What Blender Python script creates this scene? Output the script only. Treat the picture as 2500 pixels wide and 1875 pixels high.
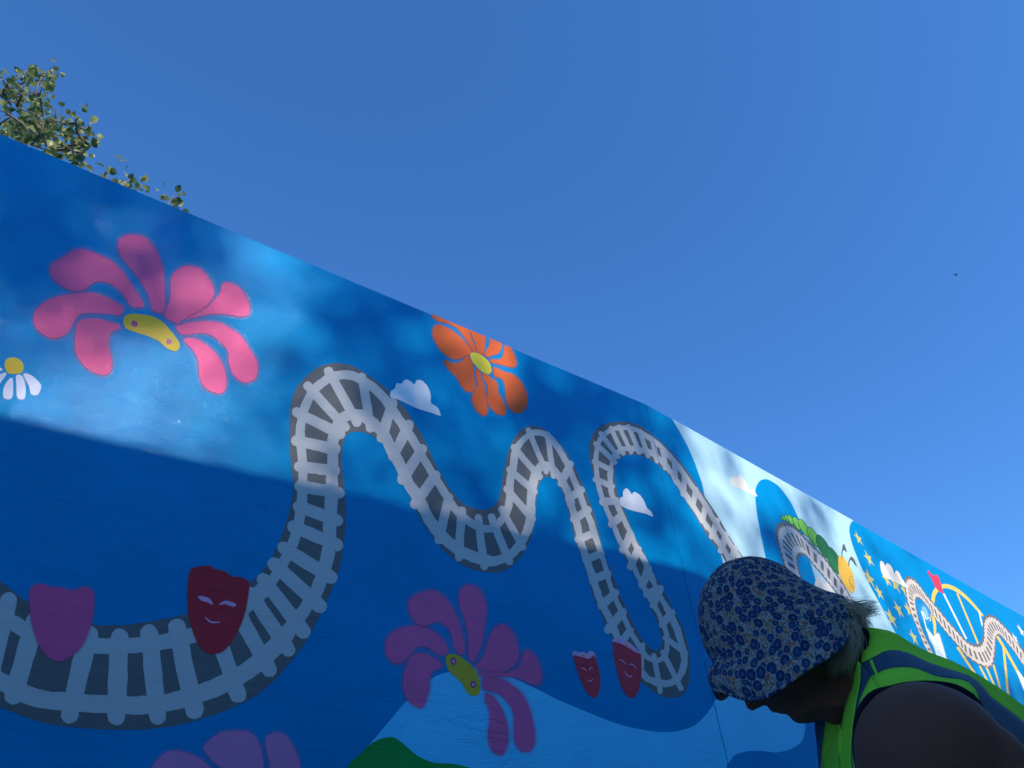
import bpy, bmesh, math, random
from mathutils import Vector, Matrix, noise, geometry
random.seed(7)
sc = bpy.context.scene
for o in list(bpy.data.objects): bpy.data.objects.remove(o)
COL = sc.collection

# ------------------------------------------------------------------ camera
CAMZ = 0.95
F_PX, CX, CY = 1878.0, 1250.0, 937.5
XA = Vector((0.995713203, 0.0581279398, -0.0719469292))   # camera right
YA = Vector((0.0924944215, -0.625754031, 0.774517059))    # camera up
ZA = Vector((0.0, 0.777851551, 0.628448061))              # viewing direction
ORG = Vector((0, 0, CAMZ))
cam_d = bpy.data.cameras.new('camera'); cam = bpy.data.objects.new('camera', cam_d); COL.objects.link(cam)
cam.matrix_world = Matrix(((XA.x, YA.x, -ZA.x, 0), (XA.y, YA.y, -ZA.y, 0), (XA.z, YA.z, -ZA.z, CAMZ), (0, 0, 0, 1)))
cam_d.sensor_width = 36; cam_d.lens = 36 * F_PX / 2500; cam_d.clip_start = 0.05; cam_d.clip_end = 3000
sc.camera = cam

# ------------------------------------------------------------------ sky, sun, exposure
SUN = Vector((0.5751, -0.6070, 0.5485)).normalized()
EL = math.asin(SUN.z); AZ = math.atan2(SUN.x, SUN.y)
w = bpy.data.worlds.new('World'); sc.world = w; w.use_nodes = True
nt = w.node_tree; nt.nodes.clear()
SKY_TINT = (0.365, 0.715, 1.06, 1)
sky = nt.nodes.new('ShaderNodeTexSky'); sky.sky_type = 'NISHITA'; sky.sun_disc = False
sky.sun_elevation = EL; sky.sun_rotation = AZ; sky.altitude = 0; sky.air_density = 1.0; sky.dust_density = 0.25; sky.ozone_density = 3.5
hs = nt.nodes.new('ShaderNodeMix'); hs.data_type = 'RGBA'; hs.blend_type = 'MULTIPLY'; hs.inputs[0].default_value = 1.0; hs.inputs[7].default_value = SKY_TINT
bg = nt.nodes.new('ShaderNodeBackground'); bg.inputs['Strength'].default_value = 0.138
wo = nt.nodes.new('ShaderNodeOutputWorld')
nt.links.new(sky.outputs[0], hs.inputs[6]); nt.links.new(hs.outputs[2], bg.inputs[0]); nt.links.new(bg.outputs[0], wo.inputs[0])
sd = bpy.data.lights.new('sun', 'SUN'); sd.energy = 2.9; sd.angle = math.radians(0.53); sd.color = (1.0, 0.95, 0.87)
sun = bpy.data.objects.new('sun', sd); COL.objects.link(sun); sun.rotation_euler = SUN.to_track_quat('Z', 'Y').to_euler(); sun.location = (5, -5, 20)
sc.view_settings.view_transform = 'Standard'; sc.view_settings.look = 'None'; sc.view_settings.gamma = 1
sc.view_settings.use_curve_mapping = False; sc.view_settings.exposure = 0.82

# ------------------------------------------------------------------ helpers
def ray(px, py):
    d = XA * (px - CX) + YA * (CY - py) + ZA * F_PX
    return d.normalized()
def P(px, py, dist): return ORG + ray(px, py) * dist
D1 = Vector((0.78132176, 0.62412843, 0)); N1 = Vector((-0.62412843, 0.78132176, 0)); DIST = 2.5
U_SEAM = 3.0415; WALL_TOP = CAMZ + 2.857
D2 = Vector((0.70538208, 0.70882729, 0)); N2 = Vector((-0.70882729, 0.70538208, 0))
SEAM = N1 * DIST + D1 * U_SEAM                      # foot of the fold (z = 0)
def on_wall(px, py, off=0.0):
    r = ray(px, py); t = DIST / r.dot(N1); p = ORG + r * t
    if p.dot(D1) > U_SEAM + 1e-5:
        t = SEAM.dot(N2) / r.dot(N2); return ORG + r * t - N2 * off
    return p - N1 * off
def to_px(p):
    v = p - ORG; z = v.dot(ZA); return (CX + F_PX * v.dot(XA) / z, CY - F_PX * v.dot(YA) / z)
SEAM_A = to_px(Vector((SEAM.x, SEAM.y, WALL_TOP))); SEAM_B = to_px(Vector((SEAM.x, SEAM.y, 1.2)))
T0 = to_px(N1 * DIST + D1 * -3 + Vector((0, 0, WALL_TOP - .0006))); T1 = to_px(SEAM + Vector((0, 0, WALL_TOP - .0006)))
T2 = to_px(SEAM + D2 * 7 + Vector((0, 0, WALL_TOP - .0006)))

def tag(o, label=None, cat=None, group=None, kind=None):
    if label: o['label'] = label
    if cat: o['category'] = cat
    if group: o['group'] = group
    if kind: o['kind'] = kind
    return o
def link(name, me, mat=None, parent=None):
    if mat: me.materials.append(mat)
    o = bpy.data.objects.new(name, me); COL.objects.link(o)
    if parent: o.parent = parent
    return o
def empty(name, loc=(0, 0, 0)):
    o = bpy.data.objects.new(name, None); COL.objects.link(o); o.empty_display_size = .1; o.location = loc
    return o
def finish(bm, name, mat, parent=None, smooth=False):
    me = bpy.data.meshes.new(name); bm.to_mesh(me); bm.free()
    if parent is not None and parent.type == 'EMPTY':
        me.transform(Matrix.Translation(-parent.location))
    if smooth:
        for p in me.polygons: p.use_smooth = True
    return link(name, me, mat, parent)
def Z(x0, y0, s, txt):
    out = []
    for tk in txt.split():
        a, b = tk.split(','); out.append((x0 + float(a) / s, y0 + float(b) / s))
    return out
def crom(pts, closed=True, n=5):
    out = []; m = len(pts)
    for i in range(m if closed else m - 1):
        g = lambda k: pts[k % m] if closed else pts[max(0, min(m - 1, k))]
        a, b, c, d = g(i - 1), g(i), g(i + 1), g(i + 2)
        for j in range(n):
            t = j / n; t2 = t * t; t3 = t2 * t
            out.append(tuple(.5 * (2 * b[k] + (c[k] - a[k]) * t + (2 * a[k] - 5 * b[k] + 4 * c[k] - d[k]) * t2 + (3 * b[k] - a[k] - 3 * c[k] + d[k]) * t3) for k in range(len(b))))
    if not closed: out.append(tuple(pts[-1]))
    return out
def wob(poly, amp, sc_=0.08, seed=0):
    out = []
    for (x, y) in poly:
        v = noise.noise_vector(Vector((x * sc_, y * sc_, seed * 7.3)))
        out.append((x + v.x * amp, y + v.y * amp))
    return out
def stroke(pts, wd, n=6, amp=0.0, seed=0):
    """closed outline of a brush stroke; pts (x,y) and one width or a list"""
    if isinstance(wd, (int, float)): wd = [wd] * len(pts)
    q = crom([(p[0], p[1], w_) for p, w_ in zip(pts, wd)], False, n)
    L, R = [], []
    for i, (x, y, w_) in enumerate(q):
        a = q[max(0, i - 1)]; b = q[min(len(q) - 1, i + 1)]
        dx, dy = b[0] - a[0], b[1] - a[1]; l = math.hypot(dx, dy) or 1
        nx, ny = -dy / l, dx / l
        L.append((x + nx * w_ / 2, y + ny * w_ / 2)); R.append((x - nx * w_ / 2, y - ny * w_ / 2))
    def cap(c, r, a0):
        return [(c[0] + r * math.cos(a0 + k * math.pi / 6), c[1] + r * math.sin(a0 + k * math.pi / 6)) for k in range(1, 6)]
    a, b = q[0], q[1]; e, d = q[-1], q[-2]
    ang0 = math.atan2(b[1] - a[1], b[0] - a[0]); ang1 = math.atan2(e[1] - d[1], e[0] - d[0])
    poly = L + list(reversed(cap(e, e[2] / 2, ang1 - math.pi / 2))) + R[::-1] + list(reversed(cap(a, a[2] / 2, ang0 + math.pi / 2)))
    return wob(poly, amp, .12, seed) if amp else poly

# ------------------------------------------------------------------ materials
def new_mat(name):
    m = bpy.data.materials.new(name); m.use_nodes = True; return m, m.node_tree, m.node_tree.nodes['Principled BSDF']
GL1, GL2 = .0021, .0012
def relief_group():
    g = bpy.data.node_groups.new('wall_relief', 'ShaderNodeTree')
    g.interface.new_socket('Normal', in_out='OUTPUT', socket_type='NodeSocketVector')
    g.interface.new_socket('Mottle', in_out='OUTPUT', socket_type='NodeSocketFloat')
    g.interface.new_socket('Glint', in_out='OUTPUT', socket_type='NodeSocketVector')
    g.interface.new_socket('Speck', in_out='OUTPUT', socket_type='NodeSocketFloat')
    N = g.nodes; L = g.links
    go = N.new('NodeGroupOutput'); ge = N.new('ShaderNodeNewGeometry')
    def dot(v):
        n = N.new('ShaderNodeVectorMath'); n.operation = 'DOT_PRODUCT'; n.inputs[1].default_value = v
        L.new(ge.outputs['Position'], n.inputs[0]); return n.outputs['Value']
    u = dot(D1); z = dot((0, 0, 1))
    cb = N.new('ShaderNodeCombineXYZ'); L.new(u, cb.inputs[0]); L.new(z, cb.inputs[1])
    def mapped(scale, rot=0):
        mp = N.new('ShaderNodeMapping'); mp.inputs['Scale'].default_value = scale; mp.inputs['Rotation'].default_value = (0, 0, rot)
        L.new(cb.outputs[0], mp.inputs[0]); return mp.outputs[0]
    def nz(vec, s, det=4, rough=.6, dist=0):
        n = N.new('ShaderNodeTexNoise'); n.inputs['Scale'].default_value = s; n.inputs['Detail'].default_value = det
        n.inputs['Roughness'].default_value = rough; n.inputs['Distortion'].default_value = dist; L.new(vec, n.inputs['Vector']); return n.outputs[0]
    def math_(op, a, b):
        n = N.new('ShaderNodeMath'); n.operation = op
        for i, v in enumerate((a, b)):
            if isinstance(v, (int, float)): n.inputs[i].default_value = v
            else: L.new(v, n.inputs[i])
        return n.outputs[0]
    def ramp(v, a, b):
        n = N.new('ShaderNodeMapRange'); n.inputs[1].default_value = a; n.inputs[2].default_value = b; L.new(v, n.inputs[0]); return n.outputs[0]
    big = nz(mapped((1, 1.6, 1), .15), 1.6, 3)
    streak = nz(mapped((7, 46, 1), -.16), 1.0, 4, .65, .5)          # trowel strokes, slightly slanting
    fine = nz(mapped((1, 1.5, 1)), 95, 3, .7)
    pimple = nz(mapped((1, 1, 1)), 210, 2, .5)
    # sparse creases: narrow band of a warped noise, broken up by another
    cr = nz(mapped((1.0, 5.2, 1), -.2), 1.7, 3, .5, .8)
    cr = math_('ABSOLUTE', math_('SUBTRACT', cr, .5), 0); cr = ramp(cr, .012, 0.0)
    brk = ramp(nz(mapped((1, 1, 1)), 3.1, 2), .52, .62)
    crease = math_('MULTIPLY', cr, brk)
    mask = ramp(nz(mapped((1, 1, 1)), 1.1, 2), .35, .65)
    hgt = math_('ADD', math_('MULTIPLY', big, .004), math_('MULTIPLY', math_('MULTIPLY', streak, .0012), math_('ADD', mask, .35)))
    hgt = math_('ADD', hgt, math_('MULTIPLY', fine, .00022)); hgt = math_('ADD', hgt, math_('MULTIPLY', pimple, .00009))
    hgt = math_('SUBTRACT', hgt, math_('MULTIPLY', crease, .0008))
    lowz = N.new('ShaderNodeMapRange'); lowz.inputs[1].default_value = 1.7; lowz.inputs[2].default_value = 2.6; lowz.inputs[3].default_value = 1.7; lowz.inputs[4].default_value = .5; L.new(z, lowz.inputs[0])
    hgt = math_('MULTIPLY', hgt, lowz.outputs[0])
    bp = N.new('ShaderNodeBump'); bp.inputs['Strength'].default_value = 1.0; bp.inputs['Distance'].default_value = 1.0
    L.new(hgt, bp.inputs['Height']); L.new(bp.outputs[0], go.inputs['Normal'])
    # brush ridges that catch the sun
    gl = math_('ADD', math_('MULTIPLY', nz(mapped((50, 125, 1), -.16), 1.0, 1, .5, .3), GL1), math_('MULTIPLY', nz(mapped((1, 1, 1)), 82, 1, .5), GL2))
    b2 = N.new('ShaderNodeBump'); b2.inputs['Strength'].default_value = 1.0; b2.inputs['Distance'].default_value = 1.0; L.new(math_('ADD', hgt, gl), b2.inputs['Height']); L.new(b2.outputs[0], go.inputs['Glint'])
    m2 = math_('ADD', math_('MULTIPLY', nz(mapped((1, 1, 1)), 2.3, 5, .6), .6), math_('MULTIPLY', nz(mapped((3, 30, 1), -.1), 1.5, 3), .4))
    m2 = math_('SUBTRACT', m2, math_('MULTIPLY', crease, .15))
    L.new(m2, go.inputs['Mottle']); L.new(fine, go.inputs['Speck'])
    return g
RELIEF = relief_group()
PM = {}
def paint(name, col, rough=.33, var=.14, soft=False, second=None, spec=.02):
    if name in PM: return PM[name]
    m, t, b = new_mat(name)
    g = t.nodes.new('ShaderNodeGroup'); g.node_tree = RELIEF
    mr = t.nodes.new('ShaderNodeMapRange'); mr.inputs[1].default_value = .3; mr.inputs[2].default_value = .7
    mr.inputs[3].default_value = 1 - var; mr.inputs[4].default_value = 1 + var
    t.links.new(g.outputs['Mottle'], mr.inputs[0])
    mx = t.nodes.new('ShaderNodeVectorMath'); mx.operation = 'SCALE'; mx.inputs[0].default_value = col
    t.links.new(mr.outputs[0], mx.inputs['Scale']); t.links.new(mx.outputs[0], b.inputs['Base Color'])
    t.links.new(g.outputs['Normal'], b.inputs['Normal'])
    b.inputs['Roughness'].default_value = rough + .1; b.inputs['Specular IOR Level'].default_value = spec
    b.inputs['Coat Weight'].default_value = .03 if soft else .075; b.inputs['Coat Roughness'].default_value = .045; b.inputs['Coat IOR'].default_value = 1.45
    t.links.new(g.outputs['Glint'], b.inputs['Coat Normal'])
    if soft:
        at = t.nodes.new('ShaderNodeAttribute'); at.attribute_name = 'soft'
        nz = t.nodes.new('ShaderNodeTexNoise'); nz.inputs['Scale'].default_value = 420
        ge = t.nodes.new('ShaderNodeNewGeometry'); t.links.new(ge.outputs['Position'], nz.inputs['Vector'])
        ad = t.nodes.new('ShaderNodeMath'); ad.operation = 'MULTIPLY_ADD'; ad.inputs[1].default_value = .9; ad.inputs[2].default_value = -.45
        t.links.new(nz.outputs[0], ad.inputs[0])
        pw = t.nodes.new('ShaderNodeMath'); pw.operation = 'POWER'; pw.inputs[1].default_value = 1.15; t.links.new(at.outputs['Fac'], pw.inputs[0])
        # grain only where the spray thins out: a*(1-a)*4*noise + a
        om = t.nodes.new('ShaderNodeMath'); om.operation = 'SUBTRACT'; om.inputs[0].default_value = 1; t.links.new(pw.outputs[0], om.inputs[1])
        m1 = t.nodes.new('ShaderNodeMath'); m1.operation = 'MULTIPLY'; t.links.new(om.outputs[0], m1.inputs[0]); t.links.new(pw.outputs[0], m1.inputs[1])
        m2 = t.nodes.new('ShaderNodeMath'); m2.operation = 'MULTIPLY'; t.links.new(m1.outputs[0], m2.inputs[0]); t.links.new(ad.outputs[0], m2.inputs[1])
        m3 = t.nodes.new('ShaderNodeMath'); m3.operation = 'MULTIPLY_ADD'; m3.inputs[1].default_value = 3.0; t.links.new(m2.outputs[0], m3.inputs[0]); t.links.new(pw.outputs[0], m3.inputs[2])
        m3.use_clamp = True
        tr = t.nodes.new('ShaderNodeBsdfTransparent'); ms = t.nodes.new('ShaderNodeMixShader')
        t.links.new(m3.outputs[0], ms.inputs[0]); t.links.new(tr.outputs[0], ms.inputs[1]); t.links.new(b.outputs[0], ms.inputs[2])
        t.links.new(ms.outputs[0], t.nodes['Material Output'].inputs['Surface'])
    PM[name] = m; return m
BLUE = (0.0, 0.25, 0.53)
M_blue = paint('deep_blue_paint', BLUE, .30, .13)
M_light = paint('pale_blue_paint', (0.46, 0.69, 0.75), .42, .07)
def fade_paint(m, low, z0, z1):
    # sprayed fade of the painted sky: paler towards the top of the wall
    t = m.node_tree; sc_ = [n for n in t.nodes if n.type == 'VECT_MATH'][0]; hi = tuple(sc_.inputs[0].default_value)
    ge = t.nodes.new('ShaderNodeNewGeometry'); sp = t.nodes.new('ShaderNodeSeparateXYZ'); t.links.new(ge.outputs['Position'], sp.inputs[0])
    mr = t.nodes.new('ShaderNodeMapRange'); mr.interpolation_type = 'SMOOTHSTEP'; mr.inputs[1].default_value = z0; mr.inputs[2].default_value = z1; t.links.new(sp.outputs[2], mr.inputs[0])
    mx = t.nodes.new('ShaderNodeMix'); mx.data_type = 'RGBA'; mx.inputs[6].default_value = (*low, 1); mx.inputs[7].default_value = (*hi, 1); t.links.new(mr.outputs[0], mx.inputs[0])
    t.links.new(mx.outputs[2], sc_.inputs[0])
fade_paint(M_light, (0.11, 0.66, 0.95), 1.7, 3.0)
M_mid = paint('bright_blue_paint', (0.0, 0.22, 0.62), .34, .06)
M_green = paint('leaf_green_paint', (0.015, 0.32, 0.06), .45, .15)
M_asph = paint('dark_grey_paint', (0.165, 0.165, 0.16), .40, .12)
M_rail = paint('light_grey_paint', (0.59, 0.575, 0.545), .42, .07)
M_asph2 = paint('brown_grey_paint', (0.17, 0.145, 0.13), .5, .1)
M_rail2 = paint('beige_paint', (0.64, 0.55, 0.46), .5, .05)
M_pink = paint('pink_spray_paint', (0.90, 0.145, 0.30), .38, .08, soft=True)
M_mag = paint('magenta_spray_paint', (0.82, 0.15, 0.33), .42, .12, soft=True)
M_lilac = paint('lilac_spray_paint', (0.70, 0.24, 0.44), .42, .12, soft=True)
M_hotp = paint('hot_pink_spray_paint', (0.86, 0.12, 0.29), .42, .12, soft=True)
M_orange = paint('orange_spray_paint', (0.78, 0.145, 0.045), .45, .08, soft=True)
M_redp = paint('red_spray_paint', (0.60, 0.045, 0.06), .4, .22, soft=True)
M_maroon = paint('maroon_paint', (0.50, 0.05, 0.075), .4, .15, soft=True)
M_redc = paint('brick_red_paint', (0.62, 0.06, 0.085), .4, .15)
M_yel = paint('yellow_paint', (0.66, 0.47, 0.045), .4, .07)
M_yel2 = paint('warm_yellow_paint', (0.80, 0.55, 0.10), .45, .05)
M_star = paint('star_yellow_paint', (0.62, 0.52, 0.16), .5, .08)
M_white = paint('cloud_white_paint', (0.86, 0.86, 0.85), .5, .08)
M_cream = paint('cloud_cream_paint', (0.80, 0.74, 0.62), .5, .06)
M_whitesoft = paint('white_spray_paint', (0.72, 0.80, 0.86), .5, .06, soft=True)
M_lips = paint('pale_pink_paint', (0.88, 0.42, 0.62), .4, .06)
M_cat1 = paint('caterpillar_green_paint', (0.22, 0.58, 0.09), .5, .12)
M_cat2 = paint('caterpillar_outline_paint', (0.02, 0.13, 0.04), .5, .1)
M_cat3 = paint('caterpillar_dark_green_paint', (0.035, 0.20, 0.07), .5, .12)
M_head = paint('caterpillar_yellow_paint', (0.85, 0.48, 0.07), .5, .08)
M_flag = paint('flag_red_paint', (0.75, 0.05, 0.10), .5, .05)
M_grey = paint('feeler_grey_paint', (0.13, 0.12, 0.12), .5, .05)

# ------------------------------------------------------------------ the mural wall
wall = empty('mural_wall', tuple(N1 * DIST + D1 * 1.0))
tag(wall, 'long high wall painted with blue mural of flowers, rails and clouds', 'wall')
def clip_px(bm, a, b, keep_below=True):
    d = Vector((b[0] - a[0], b[1] - a[1], 0)).normalized(); nrm = Vector((d.y, -d.x, 0))   # towards smaller y
    bmesh.ops.bisect_plane(bm, geom=bm.verts[:] + bm.edges[:] + bm.faces[:], dist=1e-4, plane_co=(a[0], a[1], 0), plane_no=nrm, clear_outer=keep_below)
LAY = 0.00018
def motif(name, poly, layer, mat, parent, halo=0.0, label=None, holes=()):
    """flat paint: outline in photograph pixels, laid on the wall where it was painted"""
    bm = bmesh.new(); soft = halo > 0
    lay = bm.verts.layers.float.new('soft') if soft else None
    loops = [poly] + list(holes)
    flat = [p for lp in loops for p in lp]
    vs = [bm.verts.new((p[0], p[1], 0)) for p in flat]
    if soft:
        for v in vs: v[lay] = 1.0
    for t in geometry.tessellate_polygon([[Vector((p[0], p[1], 0)) for p in lp] for lp in loops]):
        try: bm.faces.new([vs[i] for i in t])
        except ValueError: pass
    if soft:
        m = len(poly); area = sum(poly[i][0] * poly[(i + 1) % m][1] - poly[(i + 1) % m][0] * poly[i][1] for i in range(m))
        sg = 1 if area > 0 else -1
        prev = vs[:m]
        for k in (1, 2, 3):
            ring = []
            for i in range(m):
                a = poly[i - 1]; b = poly[(i + 1) % m]; dx, dy = b[0] - a[0], b[1] - a[1]; l = math.hypot(dx, dy) or 1
                h = halo * (.05, .5, 1.0)[k - 1]
                v = bm.verts.new((poly[i][0] + sg * dy / l * h, poly[i][1] - sg * dx / l * h, 0)); v[lay] = (.40, .15, 0)[k - 1]
                ring.append(v)
            for i in range(m):
                try: bm.faces.new((prev[i], prev[(i + 1) % m], ring[(i + 1) % m], ring[i]))
                except ValueError: pass
            prev = ring
    clip_px(bm, T0, T1); clip_px(bm, T1, T2)
    xs = [v.co.x for v in bm.verts]
    if xs and max(xs) > 1500 and min(xs) < 1850: clip_px(bm, SEAM_A, SEAM_B, False)
    for v in bm.verts: v.co = on_wall(v.co.x, v.co.y, LAY * layer)
    for f in bm.faces:
        f.normal_update()
        if f.normal.dot(N1) > 0: f.normal_flip()
    o = finish(bm, name, mat, wall if parent is wall else None)
    if parent is not wall:
        o.data.transform(Matrix.Translation(-wall.location)); o.parent = parent
    if label: o['label'] = label
    return o
def ell(cx, cy, rx, ry, rot=0, n=28):
    c, s = math.cos(rot), math.sin(rot)
    return [(cx + rx * math.cos(a) * c - ry * math.sin(a) * s, cy + rx * math.cos(a) * s + ry * math.sin(a) * c) for a in (2 * math.pi * k / n for k in range(n))]

def wall_panel(P0, P1, Nn, up_to=0.0):
    bm = bmesh.new(); th = .22
    q = [P0, P1, P1 + Nn * th, P0 + Nn * th]
    lo = [bm.verts.new(p) for p in q]; hi = [bm.verts.new(p + Vector((0, 0, WALL_TOP))) for p in q]
    bm.faces.new(lo[::-1]); bm.faces.new(hi)
    for i in range(4): bm.faces.new((lo[i], lo[(i + 1) % 4], hi[(i + 1) % 4], hi[i]))
    # tiny chamfer along the upper arris
    bm.edges.ensure_lookup_table()
    e = [e for e in bm.edges if all(v.co.z > 1 for v in e.verts)]
    bmesh.ops.bevel(bm, geom=e, offset=.006, segments=2, affect='EDGES')
    bmesh.ops.recalc_face_normals(bm, faces=bm.faces)
    return finish(bm, 'wall_panel', M_blue, wall)
pA = N1 * DIST + D1 * -7.0
wall_panel(pA, SEAM - D1 * .002, N1)
wall_panel(SEAM + D2 * .002, SEAM + D2 * 30, N2)
# filler bead along the seam: ragged, slightly proud, cracked
bm = bmesh.new(); prev = None; rs = random.Random(3)
zz = 0.0
while zz < WALL_TOP - .004:
    wd = .0022 + .002 * rs.random(); pr = .0012 + .0022 * rs.random(); j = (rs.random() - .5) * .006
    c = Vector((SEAM.x, SEAM.y, zz)) + D1 * j
    row = [bm.verts.new(c - D1 * wd + N1 * .002), bm.verts.new(c - D1 * wd * .4 - N1 * pr), bm.verts.new(c + D2 * wd * .5 - N2 * pr * .8), bm.verts.new(c + D2 * wd + N2 * .002)]
    if prev:
        for i in range(3): bm.faces.new((prev[i], prev[i + 1], row[i + 1], row[i]))
    prev = row; zz += .006 + rs.random() * .016
finish(bm, 'seam_filler', paint('glossy_blue_filler', (0.0, 0.20, 0.45), .16, .2), wall, True)

# ---- background shapes
light = [(1640, 1020.5), (1677, 1086), (1696, 1129), (1713, 1178), (1721, 1213), (1738, 1280), (1752, 1330), (1759, 1351), (1766, 1379), (1772, 1440), (1776, 1520), (1772, 1610),
         (1758, 1690), (1744, 1714), (1739, 1725), (1719, 1750), (1692, 1773), (1650, 1786), (1605, 1787), (1560, 1780), (1510, 1768), (1462, 1750), (1392, 1721), (1350, 1703), (1322, 1688), (1256, 1657), (1231, 1648),
         (1180, 1632), (1140, 1632), (1096, 1640), (1050, 1659), (993, 1712), (967, 1741), (893, 1829), (850, 1885), (800, 1960)]
light = crom(light, False, 3)
star_edge = crom([(2087, 1268), (2078, 1276), (2074, 1287), (2074, 1301), (2080, 1327), (2092, 1359), (2110, 1401), (2130, 1442), (2161, 1497), (2185, 1543), (2240, 1640), (2300, 1800), (2340, 1990)], False, 3)
bgp = motif('painted_sky', light + [(800, 2100), (2340, 2100)] + star_edge[::-1] + [(2087, 1200), (1640, 950)], 1, M_light, wall, label='pale blue sky shape sweeping between the deep blue fields')
arch = crom([(1872, 1376), (1867, 1352), (1857, 1303), (1847, 1248), (1844, 1208), (1846, 1189), (1854, 1175), (1865, 1170), (1878, 1172), (1900, 1186), (1916, 1205), (1932, 1229), (1949, 1265), (1963, 1310), (1979, 1374), (1992, 1420),
             (2010, 1500), (2040, 1600), (2060, 1750), (2080, 1990), (1774, 1990), (1774, 1875), (1780, 1862), (1790, 1847), (1804, 1839), (1826, 1834), (1840, 1833), (1867, 1834), (1895, 1837), (1927, 1830), (1949, 1818), (1960, 1804), (1964, 1786), (1965, 1766), (1952, 1690), (1925, 1600), (1895, 1480)], True, 3)
motif('painted_hill', arch, 2, M_blue, wall, label='deep blue arch behind the caterpillar')
motif('painted_hill', crom([(840, 1885), (856, 1862), (879, 1841), (907, 1815), (930, 1804), (948, 1800), (964, 1801), (987, 1818), (1022, 1847), (1062, 1862), (1108, 1865), (1145, 1874), (1220, 1900), (1260, 1990), (790, 1990)], True, 3), 2, M_green, wall, label='green hill at the foot of the mural')

# ---- the long track
Lb = [(-160, 1270), (-70, 1360), (0, 1418), (31, 1442), (69, 1470), (140, 1505), (229, 1525), (263, 1527), (312, 1525), (381, 1515), (454, 1499), (530, 1468), (607, 1424), (639, 1396), (666, 1355), (686, 1311), (703, 1261), (713, 1217), (715, 1175), (708, 1110), (707, 1031), (710, 987), (722, 951), (748, 919), (777, 897), (813, 887), (849, 890), (881, 904),
      (918, 930), (954, 958), (986, 995), (1015, 1038), (1041, 1085), (1062, 1132), (1084, 1172), (1106, 1204), (1131, 1230), (1167, 1244), (1195, 1241), (1212, 1228), (1222, 1203), (1229, 1152), (1242, 1100), (1256, 1070), (1272, 1049), (1294, 1040), (1315, 1042), (1334, 1050), (1356, 1070), (1378, 1098), (1397, 1130), (1418, 1174), (1437, 1220), (1454, 1266),
      (1465, 1315), (1478, 1363), (1496, 1404), (1510, 1442), (1525, 1478), (1540, 1510), (1561, 1552), (1582, 1577), (1599, 1588), (1612, 1579), (1616, 1556), (1609, 1531), (1593, 1491), (1578, 1459), (1561, 1427), (1541, 1391), (1516, 1342), (1497, 1293), (1478, 1244), (1459, 1190), (1446, 1149), (1440, 1114), (1440, 1087), (1446, 1062), (1462, 1043), (1486, 1033),
      (1519, 1029), (1549, 1034), (1573, 1046), (1595, 1063), (1617, 1081), (1644, 1108), (1671, 1141), (1695, 1176), (1723, 1216), (1751, 1258), (1775, 1300), (1802, 1343), (1827, 1379), (1900, 1490), (1960, 1590)]
Rb = [(-160, 1640), (-70, 1700), (0, 1726), (52, 1747), (121, 1768), (208, 1778), (295, 1782), (381, 1778), (451, 1766), (537, 1740), (607, 1709), (659, 1671), (704, 1622), (735, 1584), (762, 1540), (788, 1487), (815, 1430), (835, 1360), (843, 1284), (844, 1225), (838, 1175), (834, 1125), (836, 1089), (842, 1067), (856, 1056), (881, 1054), (907, 1063), (932, 1081), (954, 1118), (975, 1157),
      (1001, 1212), (1026, 1266), (1055, 1309), (1084, 1345), (1120, 1374), (1156, 1391), (1200, 1398), (1222, 1396), (1245, 1385), (1272, 1358), (1291, 1325), (1302, 1293), (1307, 1258), (1309, 1222), (1315, 1184), (1326, 1168), (1340, 1164), (1356, 1170), (1367, 1187), (1378, 1217), (1391, 1260), (1405, 1320), (1424, 1374), (1435, 1408), (1443, 1438), (1455, 1474), (1470, 1505), (1487, 1543),
      (1498, 1562), (1520, 1600), (1545, 1640), (1563, 1662), (1582, 1678), (1603, 1693), (1624, 1702), (1650, 1703), (1669, 1693), (1679, 1674), (1684, 1643), (1683, 1600), (1677, 1565), (1662, 1522), (1645, 1491), (1624, 1451), (1607, 1420), (1589, 1385), (1568, 1342), (1545, 1301), (1530, 1260), (1516, 1228), (1505, 1195), (1500, 1163), (1501, 1141), (1511, 1122), (1530, 1111), (1557, 1111),
      (1584, 1121), (1608, 1136), (1633, 1160), (1654, 1190), (1679, 1231), (1706, 1274), (1730, 1313), (1756, 1345), (1783, 1392), (1850, 1500), (1900, 1600)]
track = motif('painted_track', crom(Lb, False, 3) + crom(Rb, False, 3)[::-1], 3, M_asph, wall, label='long winding grey roller coaster track')
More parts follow.
